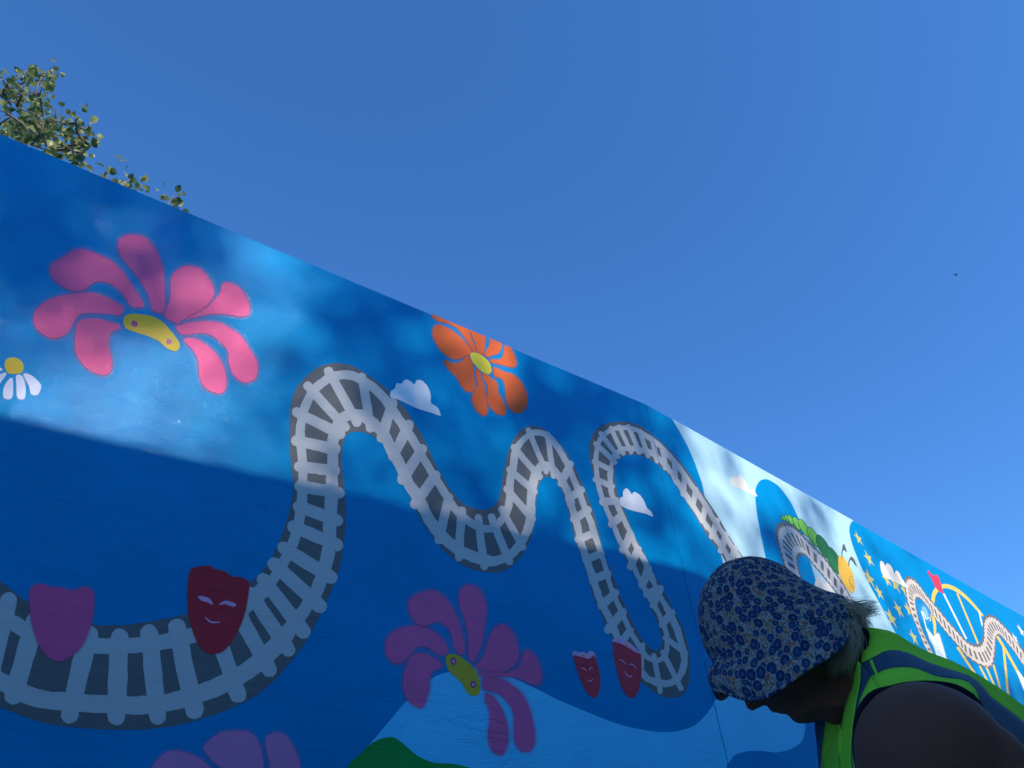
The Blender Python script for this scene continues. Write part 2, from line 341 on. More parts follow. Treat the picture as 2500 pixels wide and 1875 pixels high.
ra = [(-60, 1460), (0, 1506), (35, 1522), (69, 1543), (140, 1570), (243, 1577), (312, 1577), (381, 1570), (451, 1556), (500, 1540), (560, 1510), (619, 1462), (650, 1432), (666, 1416), (686, 1382), (700, 1360), (717, 1321), (730, 1274), (737, 1217), (739, 1168), (739, 1132), (733, 1074), (735, 1031), (744, 995), (762, 958), (784, 937), (806, 922), (838, 915), (867, 920), (900, 938), (932, 966), (961, 1005), (986, 1042), (1012, 1081), (1033, 1118), (1059, 1161), (1084, 1201), (1109, 1240), (1135, 1266), (1164, 1284), (1190, 1291), (1207, 1287), (1223, 1271), (1237, 1250), (1244, 1217), (1245, 1176), (1253, 1136), (1258, 1103), (1272, 1079), (1294, 1060), (1313, 1056), (1334, 1062), (1356, 1084), (1375, 1114), (1389, 1141), (1402, 1174), (1416, 1206), (1427, 1239), (1443, 1277), (1454, 1312), (1467, 1350), (1479, 1388), (1489, 1428), (1506, 1470), (1525, 1512), (1540, 1543), (1555, 1569), (1569, 1590), (1584, 1607), (1603, 1613), (1622, 1603), (1628, 1581), (1626, 1543), (1609, 1501), (1599, 1482), (1578, 1446), (1559, 1411), (1538, 1363), (1513, 1320), (1500, 1287), (1484, 1250), (1467, 1206), (1459, 1174), (1455, 1136), (1456, 1103), (1465, 1073), (1484, 1054), (1508, 1045), (1535, 1045), (1557, 1052), (1579, 1065), (1606, 1084), (1633, 1111), (1660, 1144), (1682, 1176), (1709, 1214), (1727, 1241), (1745, 1273), (1767, 1305), (1789, 1338), (1810, 1370), (1880, 1480)]
wa = [38] * 13 + [26] * 6 + [22] * 15 + [19] * 14 + [15] * 12 + [12] * 200
rb = [(-90, 1610), (0, 1662), (52, 1690), (104, 1707), (208, 1716), (312, 1722), (381, 1720), (451, 1705), (520, 1681), (589, 1647), (641, 1608), (686, 1563), (724, 1514), (750, 1478), (774, 1440), (788, 1402), (801, 1350), (805, 1284), (809, 1218), (811, 1157), (813, 1114), (813, 1074), (824, 1038), (845, 1016), (874, 1013), (903, 1027), (936, 1060), (957, 1100), (979, 1139), (999, 1183), (1026, 1226), (1048, 1270), (1077, 1306), (1113, 1338), (1156, 1360), (1192, 1370), (1214, 1368), (1240, 1358), (1264, 1336), (1283, 1304), (1294, 1271), (1296, 1231), (1299, 1190), (1310, 1152), (1324, 1136), (1340, 1138), (1356, 1152), (1372, 1174), (1386, 1203), (1396, 1239), (1408, 1277), (1418, 1325), (1432, 1366), (1446, 1407), (1455, 1438), (1468, 1472), (1485, 1505), (1502, 1543), (1530, 1600), (1571, 1647), (1593, 1662), (1624, 1670), (1650, 1659), (1664, 1643), (1671, 1611), (1666, 1581), (1656, 1548), (1643, 1514), (1624, 1478), (1607, 1448), (1593, 1415), (1576, 1374), (1551, 1331), (1535, 1293), (1511, 1244), (1494, 1206), (1489, 1168), (1492, 1136), (1505, 1108), (1530, 1095), (1560, 1098), (1589, 1106), (1616, 1127), (1641, 1157), (1665, 1195), (1692, 1236), (1720, 1277), (1745, 1311), (1767, 1343), (1789, 1379), (1850, 1480)]
wb = [44] * 12 + [32] * 7 + [27] * 17 + [22] * 8 + [18] * 10 + [17] * 4 + [17] * 10 + [13] * 200
motif('rail', stroke(ra, wa[:len(ra)], 4, 1.6, 1), 4, M_rail, track)
motif('rail', stroke(rb, wb[:len(rb)], 4, 2.6, 2), 4, M_rail, track)
SL = []
def sl(x0, y0, s, txt, k=1.0):
    for tk in txt.split():
        a, b, c, d, w_ = [float(v) for v in tk.split(',')]
        SL.append((x0 + a / s, y0 + b / s, x0 + c / s, y0 + d / s, w_ / s * k))
sl(0, 1300, 2.885, '60,480,-60,960,105 250,620,95,1150,110 625,720,490,1285,112 840,740,820,1295,112 1050,710,1110,1295,104 1245,670,1368,1250,104', 1.2)
sl(450, 1200, 2.962, '200,930,388,1470,95 380,860,615,1290,92 480,740,752,1145,88 572,640,862,1015,86 648,525,980,830,84 718,408,1060,622,82', 1.2)
sl(650, 850, 2.765, '182,1205,478,1330,76 218,1070,478,1165,74 228,932,490,978,72 222,800,458,828,66 202,625,462,682,68 205,432,498,580,62 280,255,535,535,56 420,158,612,500,56 645,195,703,540,54 850,372,778,605,62 962,520,855,730,62 1053,682,918,885,64 1140,862,1005,1052,62 1232,1008,1167,1292,56 1320,1098,1300,1412,52 1430,1145,1472,1472,48 1520,1140,1640,1440,48', 1.12)
sl(1150, 1000, 3.687, '272,895,465,1240,62 320,712,550,985,62 345,540,570,740,60 385,340,615,605,58 515,185,678,560,50 690,225,742,600,50 892,492,812,665,70 990,725,882,800,72 1050,905,928,985,74 1105,1112,968,1170,70 1165,1295,1035,1350,70 1228,1480,1100,1525,74')
sl(1350, 1400, 4.74, '720,225,560,375,100 805,450,640,650,105 895,660,800,790,85 1035,830,1020,1110,64 1165,950,1240,1370,60 1270,910,1480,1330,62 1300,745,1530,915,66 1372,455,1262,590,92 1240,175,1160,365,88')
sl(1150, 1000, 3.687, '1692,1620,1585,1662,80 1590,1435,1540,1575,76 1502,1260,1435,1412,72 1430,1130,1368,1262,72 1350,962,1265,1030,74 1300,820,1190,830,72 1270,692,1122,628,52 1262,548,1108,468,46 1295,475,1120,308,46 1165,212,1322,428,42 1258,165,1370,398,40 1330,152,1440,388,38 1415,152,1512,385,42 1520,198,1592,420,44 1630,262,1675,462,46 1722,358,1750,528,46 1830,470,1840,640,46 1920,590,1910,762,48 2020,720,1995,870,48 2110,862,2080,1000,50')
sl(1550, 950, 3.686, '735,1185,692,1322,58 815,1310,772,1455,58 900,1430,855,1590,58 980,1552,955,1660,56')
for i, (a, b, c, d, w_) in enumerate(SL):
    motif('sleeper', stroke([(a, b), ((a + c) / 2 + random.uniform(-1, 1), (b + d) / 2), (c, d)], [w_ * random.uniform(.94, 1.04), w_, w_ * random.uniform(.94, 1.08)], 5, w_ * .05, i), 5 + .22 * (i % 4), M_rail, track)

# ---- the two far tracks
def far_track(L, R, ngap, mats, label, g0=.30, g1=.70, nub=.05):
    n = 5; l = crom(L, False, n); r = crom(R, False, n)
    lerp = lambda a, b, t: (a[0] + (b[0] - a[0]) * t, a[1] + (b[1] - a[1]) * t)
    tr = motif('painted_track', l + r[::-1], 3, mats[0], wall, label=label)
    band0, band1 = [], []
    for i, (a, b) in enumerate(zip(l, r)):
        k = .5 + .5 * math.sin(i * 2.3)
        band0.append(lerp(a, b, .17 - .10 * k)); band1.append(lerp(a, b, .86 + .09 * k))
    motif('rail', band0 + band1[::-1], 4, mats[1], tr)
    m = len(l) - 1
    def at(lst, f):
        f = max(0, min(m - 1e-6, f)); i = int(f); return lerp(lst[i], lst[i + 1], f - i)
    for k in range(ngap):
        f0 = (k + .28) / ngap * m; f1 = (k + .72) / ngap * m
        q = [lerp(at(l, f0), at(r, f0), g0), lerp(at(l, f1), at(r, f1), g0), lerp(at(l, f1), at(r, f1), g1), lerp(at(l, f0), at(r, f0), g1)]
        motif('track_gap', q, 5, mats[0], tr)
    return tr
L2 = Z(1850, 1200, 5.53, '480,1420 400,1180 350,1000 310,850 262,700 240,600 242,500 275,438 335,415 420,430 500,480 580,560 700,680 820,800 905,890 1000,1020 1100,1160 1200,1320 1290,1480 1400,1660')
R2 = Z(1850, 1200, 5.53, '680,1480 612,1240 575,1120 552,1020 541,950 543,915 555,885 575,868 598,865 625,868 655,880 690,915 745,995 830,1090 920,1200 1000,1300 1080,1400 1150,1480 1210,1560 1290,1680')
tr2 = far_track(L2, R2, 19, (M_asph, M_rail), 'grey track arching under the caterpillar', .32, .72)
L3 = Z(2050, 1250, 4.74, '980,1760 1030,1659 960,1510 905,1370 850,1240 800,1110 765,980 748,860 750,790 785,745 850,765 920,840 1000,950 1090,1055 1180,1165 1270,1275 1360,1375 1440,1465 1510,1515 1580,1530 1630,1505 1655,1440 1655,1350 1655,1270 1680,1208 1730,1187 1800,1215 1880,1290 1960,1380 2050,1500 2140,1620 2260,1780')
R3 = Z(2050, 1250, 4.74, '1150,1780 1090,1659 1035,1530 985,1430 930,1290 895,1150 882,1065 882,1030 895,1008 930,1010 980,1060 1035,1130 1090,1220 1160,1310 1240,1410 1330,1510 1400,1590 1469,1676 1590,1761 1711,1810 1772,1786 1796,1676 1808,1555 1812,1490 1825,1450 1857,1434 1906,1482 1950,1540 2010,1610 2070,1700 2130,1790 2230,1920')
# lay the far mural pieces behind that track first
def yline(pts, wd, mat, name='painted_beam', parent=None, layer=2.4, label=None):
    return motif(name, stroke(pts, wd, 5, .4), layer, mat, parent or wall, label=label)
z6 = lambda t: Z(2050, 1250, 4.74, t)
z8 = lambda t: Z(1950, 1450, 3.904, t)
arc = yline(z6('1060,1210 1080,1120 1078,1040 1092,950 1130,892 1200,858 1280,868 1370,915 1460,985 1550,1078 1650,1195'), [5, 7, 8, 10, 11, 10.5, 9.5, 8, 7, 6, 5], M_yel2, 'painted_big_loop', label='yellow loop over the far track')
yline(z6('1078,1200 1098,1300 1104,1420'), [7, 7, 5], M_yel2, 'beam', arc)
for i, (t, w_, mt) in enumerate((('1205,950 1330,1200 1462,1462', 4, M_cream), ('1360,945 1480,1230 1600,1520', 4, M_yel2), ('1612,1150 1650,1312', 3.5, M_cream), ('1365,1570 1450,1690', 5, M_yel2))):
    yline(z6(t), w_, mt, 'beam', arc, 2.6 + .1 * i)
for i, (t, w_) in enumerate((('1520,515 1610,660 1705,795', 5.2), ('1725,690 1820,870', 4), ('1788,700 1875,900', 4), ('1856,680 1935,950', 4.2), ('1895,410 1950,500 2095,760 2150,880', 6), ('1950,500 1970,700 1995,960 2010,1100', 5.5), ('1350,575 1480,680', 4.5))):
    yline(z8(t), w_, M_yel2, 'beam', arc, 3.1 + .05 * i)
motif('beam', stroke(z8('2090,745 2130,820 2180,930'), [5, 11, 14], 4), 3.6, M_white, arc)
jet = motif('painted_fountain', crom(z6('1008,1350 1050,1400 1090,1440 1140,1405 1175,1500 1205,1600 1230,1720 1150,1720 1090,1560 1040,1470')), 3.5, M_whitesoft, wall, 4, label='white splash below the far track')
motif('spray', ell(2050 + 990 / 4.74, 1250 + 1170 / 4.74, 6, 17, -.3), 3.45, paint('mist_spray_paint', (0.22, 0.50, 0.80), .5, .06, soft=True), jet, 14)
motif('spray', stroke(z6('945,1150 975,1240 1008,1372'), 2.4, 4), 3.9, M_white, jet)
motif('spray', stroke(z6('950,1150 985,1195 1000,1235 1040,1225 1050,1262'), 1.6, 4), 3.95, M_white, jet)
motif('painted_flag', z6('1008,685 1030,680 1055,710 1090,745 1100,728 1130,728 1152,770 1175,850 1202,948 1140,912 1100,860 1070,790 1030,722'), 3.7, M_flag, wall, label='red pennant on the yellow loop')
far_track(L3, R3, 52, (M_asph2, M_rail2), 'brown and beige track at the far end', .34, .74)
def star(px, py, r, rot, mat=M_star, layer=3.3):
    c = on_wall(px, py, LAY * layer); bm = bmesh.new(); vs = []
    D, Nn = (D2, N2)
    for k in range(10):
        a = rot + math.pi / 2 + k * math.pi / 5; q = r if k % 2 == 0 else r * .40
        vs.append(bm.verts.new(c + D * (q * math.cos(a)) + Vector((0, 0, q * math.sin(a)))))
    cv = bm.verts.new(c)
    for k in range(10): bm.faces.new((cv, vs[k], vs[(k + 1) % 10]))
    finish(bm, 'painted_star', mat, wall)
for i, (x, y) in enumerate(z6('215,305 335,540 340,765 455,930 680,1130 595,1225 855,1450 540,775 640,835 795,1130 750,910 2098,1375 2030,1462')):
    star(x, y, .068 + .008 * ((i * 7) % 3), .25 * math.sin(i * 2.1), M_star if i < 11 else M_cream, 2.9 if i > 6 and i < 11 else 3.3)

# ---- clouds
for k, (t, mt, ly) in enumerate(((Z(650, 850, 2.765, '838,330 842,290 868,272 880,238 912,240 940,212 975,225 1000,247 1015,218 1052,220 1090,262 1110,320 1112,370 1150,395 1170,428 1176,456 1120,440 1000,400 900,352'), M_white, 6),
                      (Z(1150, 1000, 3.687, '1335,850 1343,792 1365,785 1370,732 1400,708 1430,738 1445,762 1470,742 1520,770 1560,830 1580,880 1620,920 1636,965 1560,935 1450,910 1380,882'), M_white, 6),
                      (Z(1550, 950, 3.686, '858,795 872,785 893,803 905,780 924,808 938,770 965,790 1000,840 1030,902 1060,900 1085,930 1100,968 1040,937 870,857 860,825'), M_cream, 3),
                      (Z(1850, 1200, 5.53, '770,1260 800,1160 830,1150 868,1200 903,1265 920,1225 960,1230 1020,1345 1080,1350 1140,1470 1100,1600 780,1500'), M_cream, 2.7),
                      (Z(2050, 1250, 4.74, '470,640 468,572 500,575 525,622 542,595 582,612 612,662 632,712 652,680 684,700 722,772 782,877 700,842 600,792 500,732'), M_cream, 6))):
    motif('painted_cloud', wob(crom(t, True, 4), .7, .2, k), ly, mt, wall)

# ---- caterpillar (over the second track)
z5 = lambda t: Z(1850, 1200, 5.53, t)
cat = motif('painted_caterpillar', crom(z5('1085,890 1102,865 1150,885 1210,960 1270,1080 1303,1200 1310,1310 1290,1370 1245,1358 1180,1280 1115,1170 1088,1050')), 7.5, M_head, wall, label='green caterpillar with a yellow smiling head')
segs = [(325, 362, 34, 15, 1.25), (352, 358, 46, 19, 1.28), (388, 362, 54, 25, 1.25), (440, 384, 78, 34, 1.1), (525, 430, 104, 44, 1.08), (620, 490, 136, 50, 1.08), (748, 615, 155, 57, 1.10), (885, 750, 190, 66, 1.08), (1030, 935, 206, 77, 1.12)]
for i, (x, y, a, b, r) in enumerate(segs):
    px, py = 1850 + x / 5.53, 1200 + y / 5.53
    sgo = motif('body_segment', ell(px, py, a / 5.53, b / 5.53, r), 6.0 + i * .15, M_cat2, cat)
    motif('body_segment', ell(px, py, a / 5.53 - 1.6, b / 5.53 - 1.6, r), 6.08 + i * .15, M_cat1 if i < 7 else M_cat3, cat)
motif('feeler', crom(z5('1138,890 1128,830 1138,775 1142,745 1150,710 1175,730 1202,822 1172,795 1150,800 1140,840 1146,892'), True, 4), 8, M_grey, cat)
motif('feeler', crom(z5('1222,1000 1222,950 1238,905 1262,878 1302,920 1338,1015 1305,980 1280,945 1252,925 1235,960 1232,1012'), True, 4), 8, M_grey, cat)
motif('smile', stroke(z5('1230,1180 1245,1240 1300,1312'), 1.3, 4), 8.2, M_cat2, cat)
motif('eye', ell(1850 + 1255 / 5.53, 1200 + 1148 / 5.53, 1.6, 1.1), 8.2, M_cat2, cat)

# ---- flowers
def flower(fn, petals, centre, mat, halo, label, cm=M_yel, layer=6.2, spots=(), sm=None):
    c = motif('painted_flower', crom(fn(centre), True, 4), layer + 1.2, cm, wall, label=label) if centre else None
    for i, t in enumerate(petals):
        o = motif('petal', crom(fn(t), True, 4), layer + .12 * i, mat, c if c else wall, halo)
        if c is None: c = o; o.name = 'painted_flower'; o['label'] = label
    for (x, y, rx, ry, rot, mt, dl) in spots:
        q = fn('%f,%f' % (x, y))[0]; motif('spot', ell(q[0], q[1], rx, ry, rot), layer + 1.6 + dl, mt, c)
    return c
M_pspot = paint('spot_pink_paint', (0.42, 0.07, 0.20), .4)
zA = lambda t: Z(0, 500, 3.16, t)
flower(zA, ['390,490 410,450 460,420 520,385 570,352 650,346 740,380 850,430 940,510 1010,610 1080,720 1112,775 1075,792 1010,780 970,720 900,640 830,600 760,590 700,612 650,650 580,665 500,640 430,590 395,540',
            '915,290 940,252 1000,235 1080,240 1150,280 1210,370 1250,480 1265,600 1270,740 1265,800 1245,835 1180,810 1165,760 1140,680 1080,580 1010,490 945,410 918,350',
            '1320,570 1350,520 1410,480 1480,475 1550,500 1610,570 1645,640 1645,700 1600,770 1540,820 1470,850 1400,890 1380,915 1330,900 1270,860 1280,810 1310,740 1318,660',
            '1710,630 1740,602 1810,620 1870,670 1910,740 1925,800 1910,850 1850,860 1780,850 1680,840 1580,850 1440,880 1520,840 1600,790 1660,730 1700,680',
            '265,850 300,790 370,740 450,710 560,690 680,680 780,700 880,745 945,795 925,852 860,842 760,835 660,835 600,855 560,920 520,985 460,1020 400,1030 320,990 270,930',
            '590,960 600,912 650,885 730,880 830,900 915,930 915,958 860,978 838,1020 835,1100 860,1200 855,1270 820,1310 740,1300 660,1250 600,1170 580,1080',
            '1360,950 1400,925 1500,905 1600,900 1700,915 1780,960 1860,1020 1920,1110 1975,1200 1985,1270 1965,1340 1900,1370 1840,1350 1790,1290 1765,1210 1760,1130 1700,1060 1620,1000 1530,990 1410,1000',
            '1420,1050 1450,1030 1520,1040 1600,1090 1680,1170 1730,1270 1745,1370 1730,1430 1690,1455 1610,1430 1560,1380 1540,1300 1530,1200 1490,1120'],
       '950,900 965,860 1010,842 1090,847 1190,867 1270,920 1340,1000 1385,1070 1380,1110 1350,1130 1290,1110 1220,1050 1130,1010 1030,980 970,950', M_pink, 11,
       'large pink flower with yellow bean-shaped centre', spots=((1038, 920, 9, 7, .7, M_pspot, 0), (1302, 1057, 7, 6.5, .5, M_pspot, 0)))
flower(zA, ['180,1310 230,1312 300,1370 315,1410 290,1465 240,1460 225,1400', '125,1320 170,1322 195,1400 190,1490 150,1500 130,1470 128,1400', '95,1340 100,1420 90,1490 50,1500 25,1480 30,1410 60,1360', '50,1300 20,1350 -20,1400 -60,1420 -60,1360 0,1310', '20,1270 -40,1300 -110,1330 -120,1280 -60,1240'],
       '36,1245 45,1200 80,1180 130,1183 170,1215 182,1255 165,1295 110,1306 60,1298', paint('daisy_white_paint', (0.62, 0.66, 0.74), .45, .1, soft=True), 3, 'small white daisy at the left edge', layer=5)
zO = lambda t: Z(1000, 740, 5.53, t)
flower(zO, ['310,380 330,320 390,295 480,325 580,380 690,470 770,560 830,640 830,690 740,720 680,750 590,755 500,710 420,640 350,530 315,450',
            '300,165 340,120 780,300 815,430 855,540 905,640 860,655 800,560 720,430 620,325 500,270 380,242',
            '820,375 840,300 1010,380 1016,450 1010,580 990,690 930,680 890,560 850,460', '1085,490 1110,420 1230,480 1240,550 1225,620 1190,680 1120,700 1050,730 1010,690 1050,620 1085,560',
            '1280,590 1320,575 1370,620 1420,720 1440,810 1420,860 1340,860 1230,830 1092,797 1092,765 1180,765 1240,750 1270,680',
            '1125,880 1180,882 1270,930 1380,960 1460,1020 1530,1110 1580,1240 1585,1340 1560,1430 1480,1480 1400,1470 1340,1400 1305,1300 1290,1150 1260,1040 1200,1000 1150,990',
            '990,950 1060,980 1100,1020 1150,1050 1185,1110 1190,1200 1240,1290 1290,1400 1290,1480 1240,1515 1150,1470 1080,1390 1045,1290 1055,1180 1040,1090 1000,1020',
            '890,900 945,920 960,1000 1000,1100 1025,1220 1040,1340 1050,1450 1010,1520 930,1480 870,1390 840,1290 870,1200 915,1120 905,1020',
            '460,770 540,800 620,815 700,790 745,732 800,735 850,830 860,950 880,1080 880,1160 830,1200 760,1185 690,1100 640,1010 560,930 500,860'],
       '820,700 850,670 920,680 1000,730 1070,800 1100,880 1095,940 1050,960 980,930 900,860 840,780', M_orange, 5.5, 'orange flower cut off by the top of the wall', cm=paint('lemon_paint', (0.80, 0.66, 0.06), .45))
zL = lambda t: Z(850, 1400, 3.493, t)
flower(zL, ['515,270 530,220 590,180 660,155 730,145 790,180 860,250 910,340 950,440 975,540 995,640 975,690 940,680 900,630 890,560 860,480 810,430 760,410 700,430 650,450 590,430 540,370 520,320',
            '945,200 960,140 1000,105 1060,105 1120,140 1155,210 1175,300 1165,400 1150,520 1130,620 1100,690 1065,755 1030,710 1030,620 1020,500 990,380 955,290',
            '1220,510 1260,460 1310,440 1360,460 1410,520 1440,610 1450,700 1420,770 1360,820 1260,850 1180,830 1085,800 1130,740 1170,670 1190,590',
            '1490,690 1530,655 1580,690 1620,760 1645,850 1640,920 1610,950 1540,930 1450,890 1350,880 1230,885 1130,870 1110,835 1250,850 1380,840 1460,790',
            '320,600 340,540 400,490 480,460 580,450 690,475 770,530 830,600 850,660 810,700 750,680 690,640 620,620 570,640 530,690 480,740 420,770 360,740 325,680',
            '500,780 540,705 610,682 690,700 780,760 790,800 720,830 695,900 690,980 665,1080 630,1140 570,1130 510,1080 475,990 470,890',
            '1140,900 1230,890 1330,910 1420,970 1490,1040 1540,1140 1570,1250 1590,1380 1580,1480 1520,1520 1460,1500 1420,1430 1415,1320 1410,1200 1370,1110 1300,1040 1220,1000 1150,980',
            '1170,1030 1210,1030 1260,1080 1310,1160 1350,1270 1365,1380 1350,1480 1310,1545 1250,1530 1205,1460 1195,1350 1210,1240 1200,1150 1170,1090'],
       '830,740 840,702 880,686 940,700 1010,750 1070,810 1110,890 1125,980 1110,1032 1060,1045 1010,1010 970,940 910,880 850,820', M_mag, 11, 'magenta flower low on the wall beside the green hill',
       spots=((895, 750, 7, 9.5, -.3, M_pspot, 0), (1065, 948, 7, 9, -.2, M_pspot, 0), (897, 752, 3, 4.5, -.3, M_lips, .15), (1066, 949, 3, 4.5, -.2, M_lips, .15)))
zB = lambda t: Z(0, 1300, 2.885, t)
flower(zB, ['1070,1659 1110,1600 1170,1550 1250,1540 1340,1560 1430,1610 1520,1700 1560,1790 1400,1850 1200,1800 1060,1760', '1435,1520 1460,1480 1520,1430 1590,1402 1700,1397 1760,1410 1810,1460 1840,1540 1855,1659 1845,1800 1700,1760 1560,1660 1480,1590',
            '1870,1480 1890,1430 1950,1410 2010,1430 2060,1500 2095,1580 2110,1680 2090,1850 1950,1850 1910,1700 1890,1580'], None, M_lilac, 10, 'lilac flower cut off by the bottom of the view')

# ---- beakers with faces
cup = motif('painted_beaker', crom(zB('210,430 230,382 290,366 350,385 420,390 500,410 540,402 590,386 640,400 660,460 655,560 630,680 570,810 500,870 430,905 360,890 290,820 240,700 215,580'), True, 4), 9, M_hotp, wall, 7, label='plain pink beaker shape on the track')
cup = motif('painted_beaker', crom(zB('1340,270 1380,246 1470,236 1510,260 1580,276 1630,310 1700,320 1752,355 1745,450 1720,580 1670,700 1600,810 1540,850 1480,855 1420,820 1370,730 1330,590 1320,450 1325,350'), True, 4), 9, M_redp, wall, 4, label='large dark red beaker with a smiling face')
motif('eye', crom(zB('1395,450 1440,453 1480,472 1498,510 1455,492 1415,480'), True, 4), 10, M_lips, cup)
motif('eye', crom(zB('1540,513 1580,483 1620,488 1660,505 1645,525 1585,506'), True, 4), 10, M_lips, cup)
motif('smile', stroke(zB('1445,600 1485,632 1545,633'), [2, 4, 2.5], 5), 10, M_lips, cup)
zC = lambda t: Z(1350, 1400, 4.74, t)
for body, top, dot, strokes, lab in (
    ('235,960 270,945 320,960 360,975 420,980 460,945 490,970 515,1060 540,1180 545,1300 520,1400 480,1440 420,1410 350,1310 290,1160 250,1040', '225,960 230,912 260,900 300,915 350,910 390,930 420,902 450,897 480,930 496,978 462,950 430,982 390,986 340,970 290,960 250,945', (350, 955),
     ('325,1095 362,1105 385,1132', '415,1125 430,1095 460,1100', '390,1230 430,1250 465,1222'), 'small red beaker with a pink rim, beside the track'),
    ('690,800 740,795 840,830 900,870 960,910 1012,930 1022,1050 1020,1180 1000,1310 960,1410 910,1440 850,1410 790,1310 740,1140 700,960', '685,790 700,755 750,750 810,765 880,800 940,850 990,900 1012,932 940,905 880,865 800,822 730,797', (850, 828),
     ('760,995 805,1015 845,1052', '880,1060 912,1050 962,1102', '825,1135 862,1185 900,1195 912,1178'), 'small red beaker with a pink rim, overlapping the track')):
    cup = motif('painted_beaker', crom(zC(body), True, 4), 9, M_redc, wall, label=lab)
    motif('rim', crom(zC(top), True, 4), 9.6, M_lips, cup)
    q = zC('%d,%d' % dot)[0]; motif('spot', ell(q[0], q[1], 5, 2.6, .3), 10, M_yel, cup)
    for i, t in enumerate(strokes): motif('smile' if i == 2 else 'eye', stroke(zC(t), [1.2, 2.4, 1.2] if len(t.split()) == 3 else [1.2, 2.4, 2.4, 1.2], 4), 10, M_lips, cup)

# two thin dark scuffs left of the track
for t in ('575,1236 592,1240 604,1254', '623,1232 640,1234 650,1246'):
    motif('scuff', stroke(Z(0, 0, 1, t), [1, 3.2, 1.2], 4), 1, paint('scuff_dark_blue', (0.0, 0.15, 0.40), .5), wall)

# ------------------------------------------------------------------ plain materials
def simple(name, col, rough=.8, bump=0, bscale=30, var=0, spec=.4, trans=None, var_scale=8):
    m, t, b = new_mat(name); b.inputs['Roughness'].default_value = rough; b.inputs['Specular IOR Level'].default_value = spec
    tc = t.nodes.new('ShaderNodeTexCoord')
    n = t.nodes.new('ShaderNodeTexNoise'); n.inputs['Scale'].default_value = var_scale; n.inputs['Detail'].default_value = 6; t.links.new(tc.outputs['Object'], n.inputs['Vector'])
    mr = t.nodes.new('ShaderNodeMapRange'); mr.inputs[1].default_value = .3; mr.inputs[2].default_value = .7; mr.inputs[3].default_value = 1 - var; mr.inputs[4].default_value = 1 + var
    t.links.new(n.outputs[0], mr.inputs[0])
    sc_ = t.nodes.new('ShaderNodeVectorMath'); sc_.operation = 'SCALE'; sc_.inputs[0].default_value = col; t.links.new(mr.outputs[0], sc_.inputs['Scale'])
    t.links.new(sc_.outputs[0], b.inputs['Base Color'])
    if bump:
        n2 = t.nodes.new('ShaderNodeTexNoise'); n2.inputs['Scale'].default_value = bscale; n2.inputs['Detail'].default_value = 8; t.links.new(tc.outputs['Object'], n2.inputs['Vector'])
        bp = t.nodes.new('ShaderNodeBump'); bp.inputs['Strength'].default_value = 1; bp.inputs['Distance'].default_value = bump
        t.links.new(n2.outputs[0], bp.inputs['Height']); t.links.new(bp.outputs[0], b.inputs['Normal'])
    if trans:
        tl = t.nodes.new('ShaderNodeBsdfTranslucent'); ms = t.nodes.new('ShaderNodeMixShader'); ms.inputs[0].default_value = trans
        t.links.new(sc_.outputs[0], tl.inputs[0]); t.links.new(b.outputs[0], ms.inputs[1]); t.links.new(tl.outputs[0], ms.inputs[2])
        t.links.new(ms.outputs[0], t.nodes['Material Output'].inputs['Surface'])
    return m
M_ground = simple('concrete_paving', (0.36, 0.35, 0.33), .9, .004, 120, .25)
M_plaster = simple('pale_plaster', (0.80, 0.78, 0.73), .85, .002, 60, .15)
M_frame = simple('window_frame_paint', (0.4, 0.4, 0.4), .5)
M_glass = simple('dark_window_glass', (0.03, 0.04, 0.05), .08, spec=.8)
M_door = simple('brown_door_paint', (0.12, 0.07, 0.04), .5)
M_bark = simple('bark', (0.16, 0.12, 0.10), .9, .004, 60, .3)

# ------------------------------------------------------------------ ground
bm = bmesh.new(); bmesh.ops.create_grid(bm, x_segments=2, y_segments=2, size=900)
g = finish(bm, 'ground', M_ground); tag(g, kind='structure')

# ------------------------------------------------------------------ building across the lane (its roofline shades the lower wall)
def box(bm, c, ax, ay, hx, hy, z0, z1):
    vs = []
    for z in (z0, z1):
        for sx, sy in ((-1, -1), (1, -1), (1, 1), (-1, 1)):
            p = c + ax * (sx * hx) + ay * (sy * hy); vs.append(bm.verts.new((p.x, p.y, z)))
    for f in ((3, 2, 1, 0), (4, 5, 6, 7), (0, 1, 5, 4), (1, 2, 6, 5), (2, 3, 7, 6), (3, 0, 4, 7)): bm.faces.new([vs[i] for i in f])
A0 = on_wall(0, 1010); A1 = on_wall(1720, 1408)
def roof_pt(A, zt): return A + SUN * ((zt - A.z) / SUN.z)
ROOFZ = 5.45
ra0, ra1 = roof_pt(A0, ROOFZ), roof_pt(A1, ROOFZ)
bd = (ra1 - ra0); bd.z = 0; bd.normalize(); bn = Vector((bd.y, -bd.x, 0))      # away from the mural
bc = ra0 + bd * 6 + bn * 3.0; bc.z = 0
house = empty('building', tuple(bc)); tag(house, 'plain pale building across the lane whose straight roofline shades the wall', 'building')
bm = bmesh.new(); box(bm, bc, bd, bn, 13, 3.0, 0, ROOFZ - .25); finish(bm, 'wall', M_plaster, house)
bm = bmesh.new(); box(bm, bc, bd, bn, 13.0, 3.0, ROOFZ - .25, ROOFZ); finish(bm, 'roof', M_plaster, house)
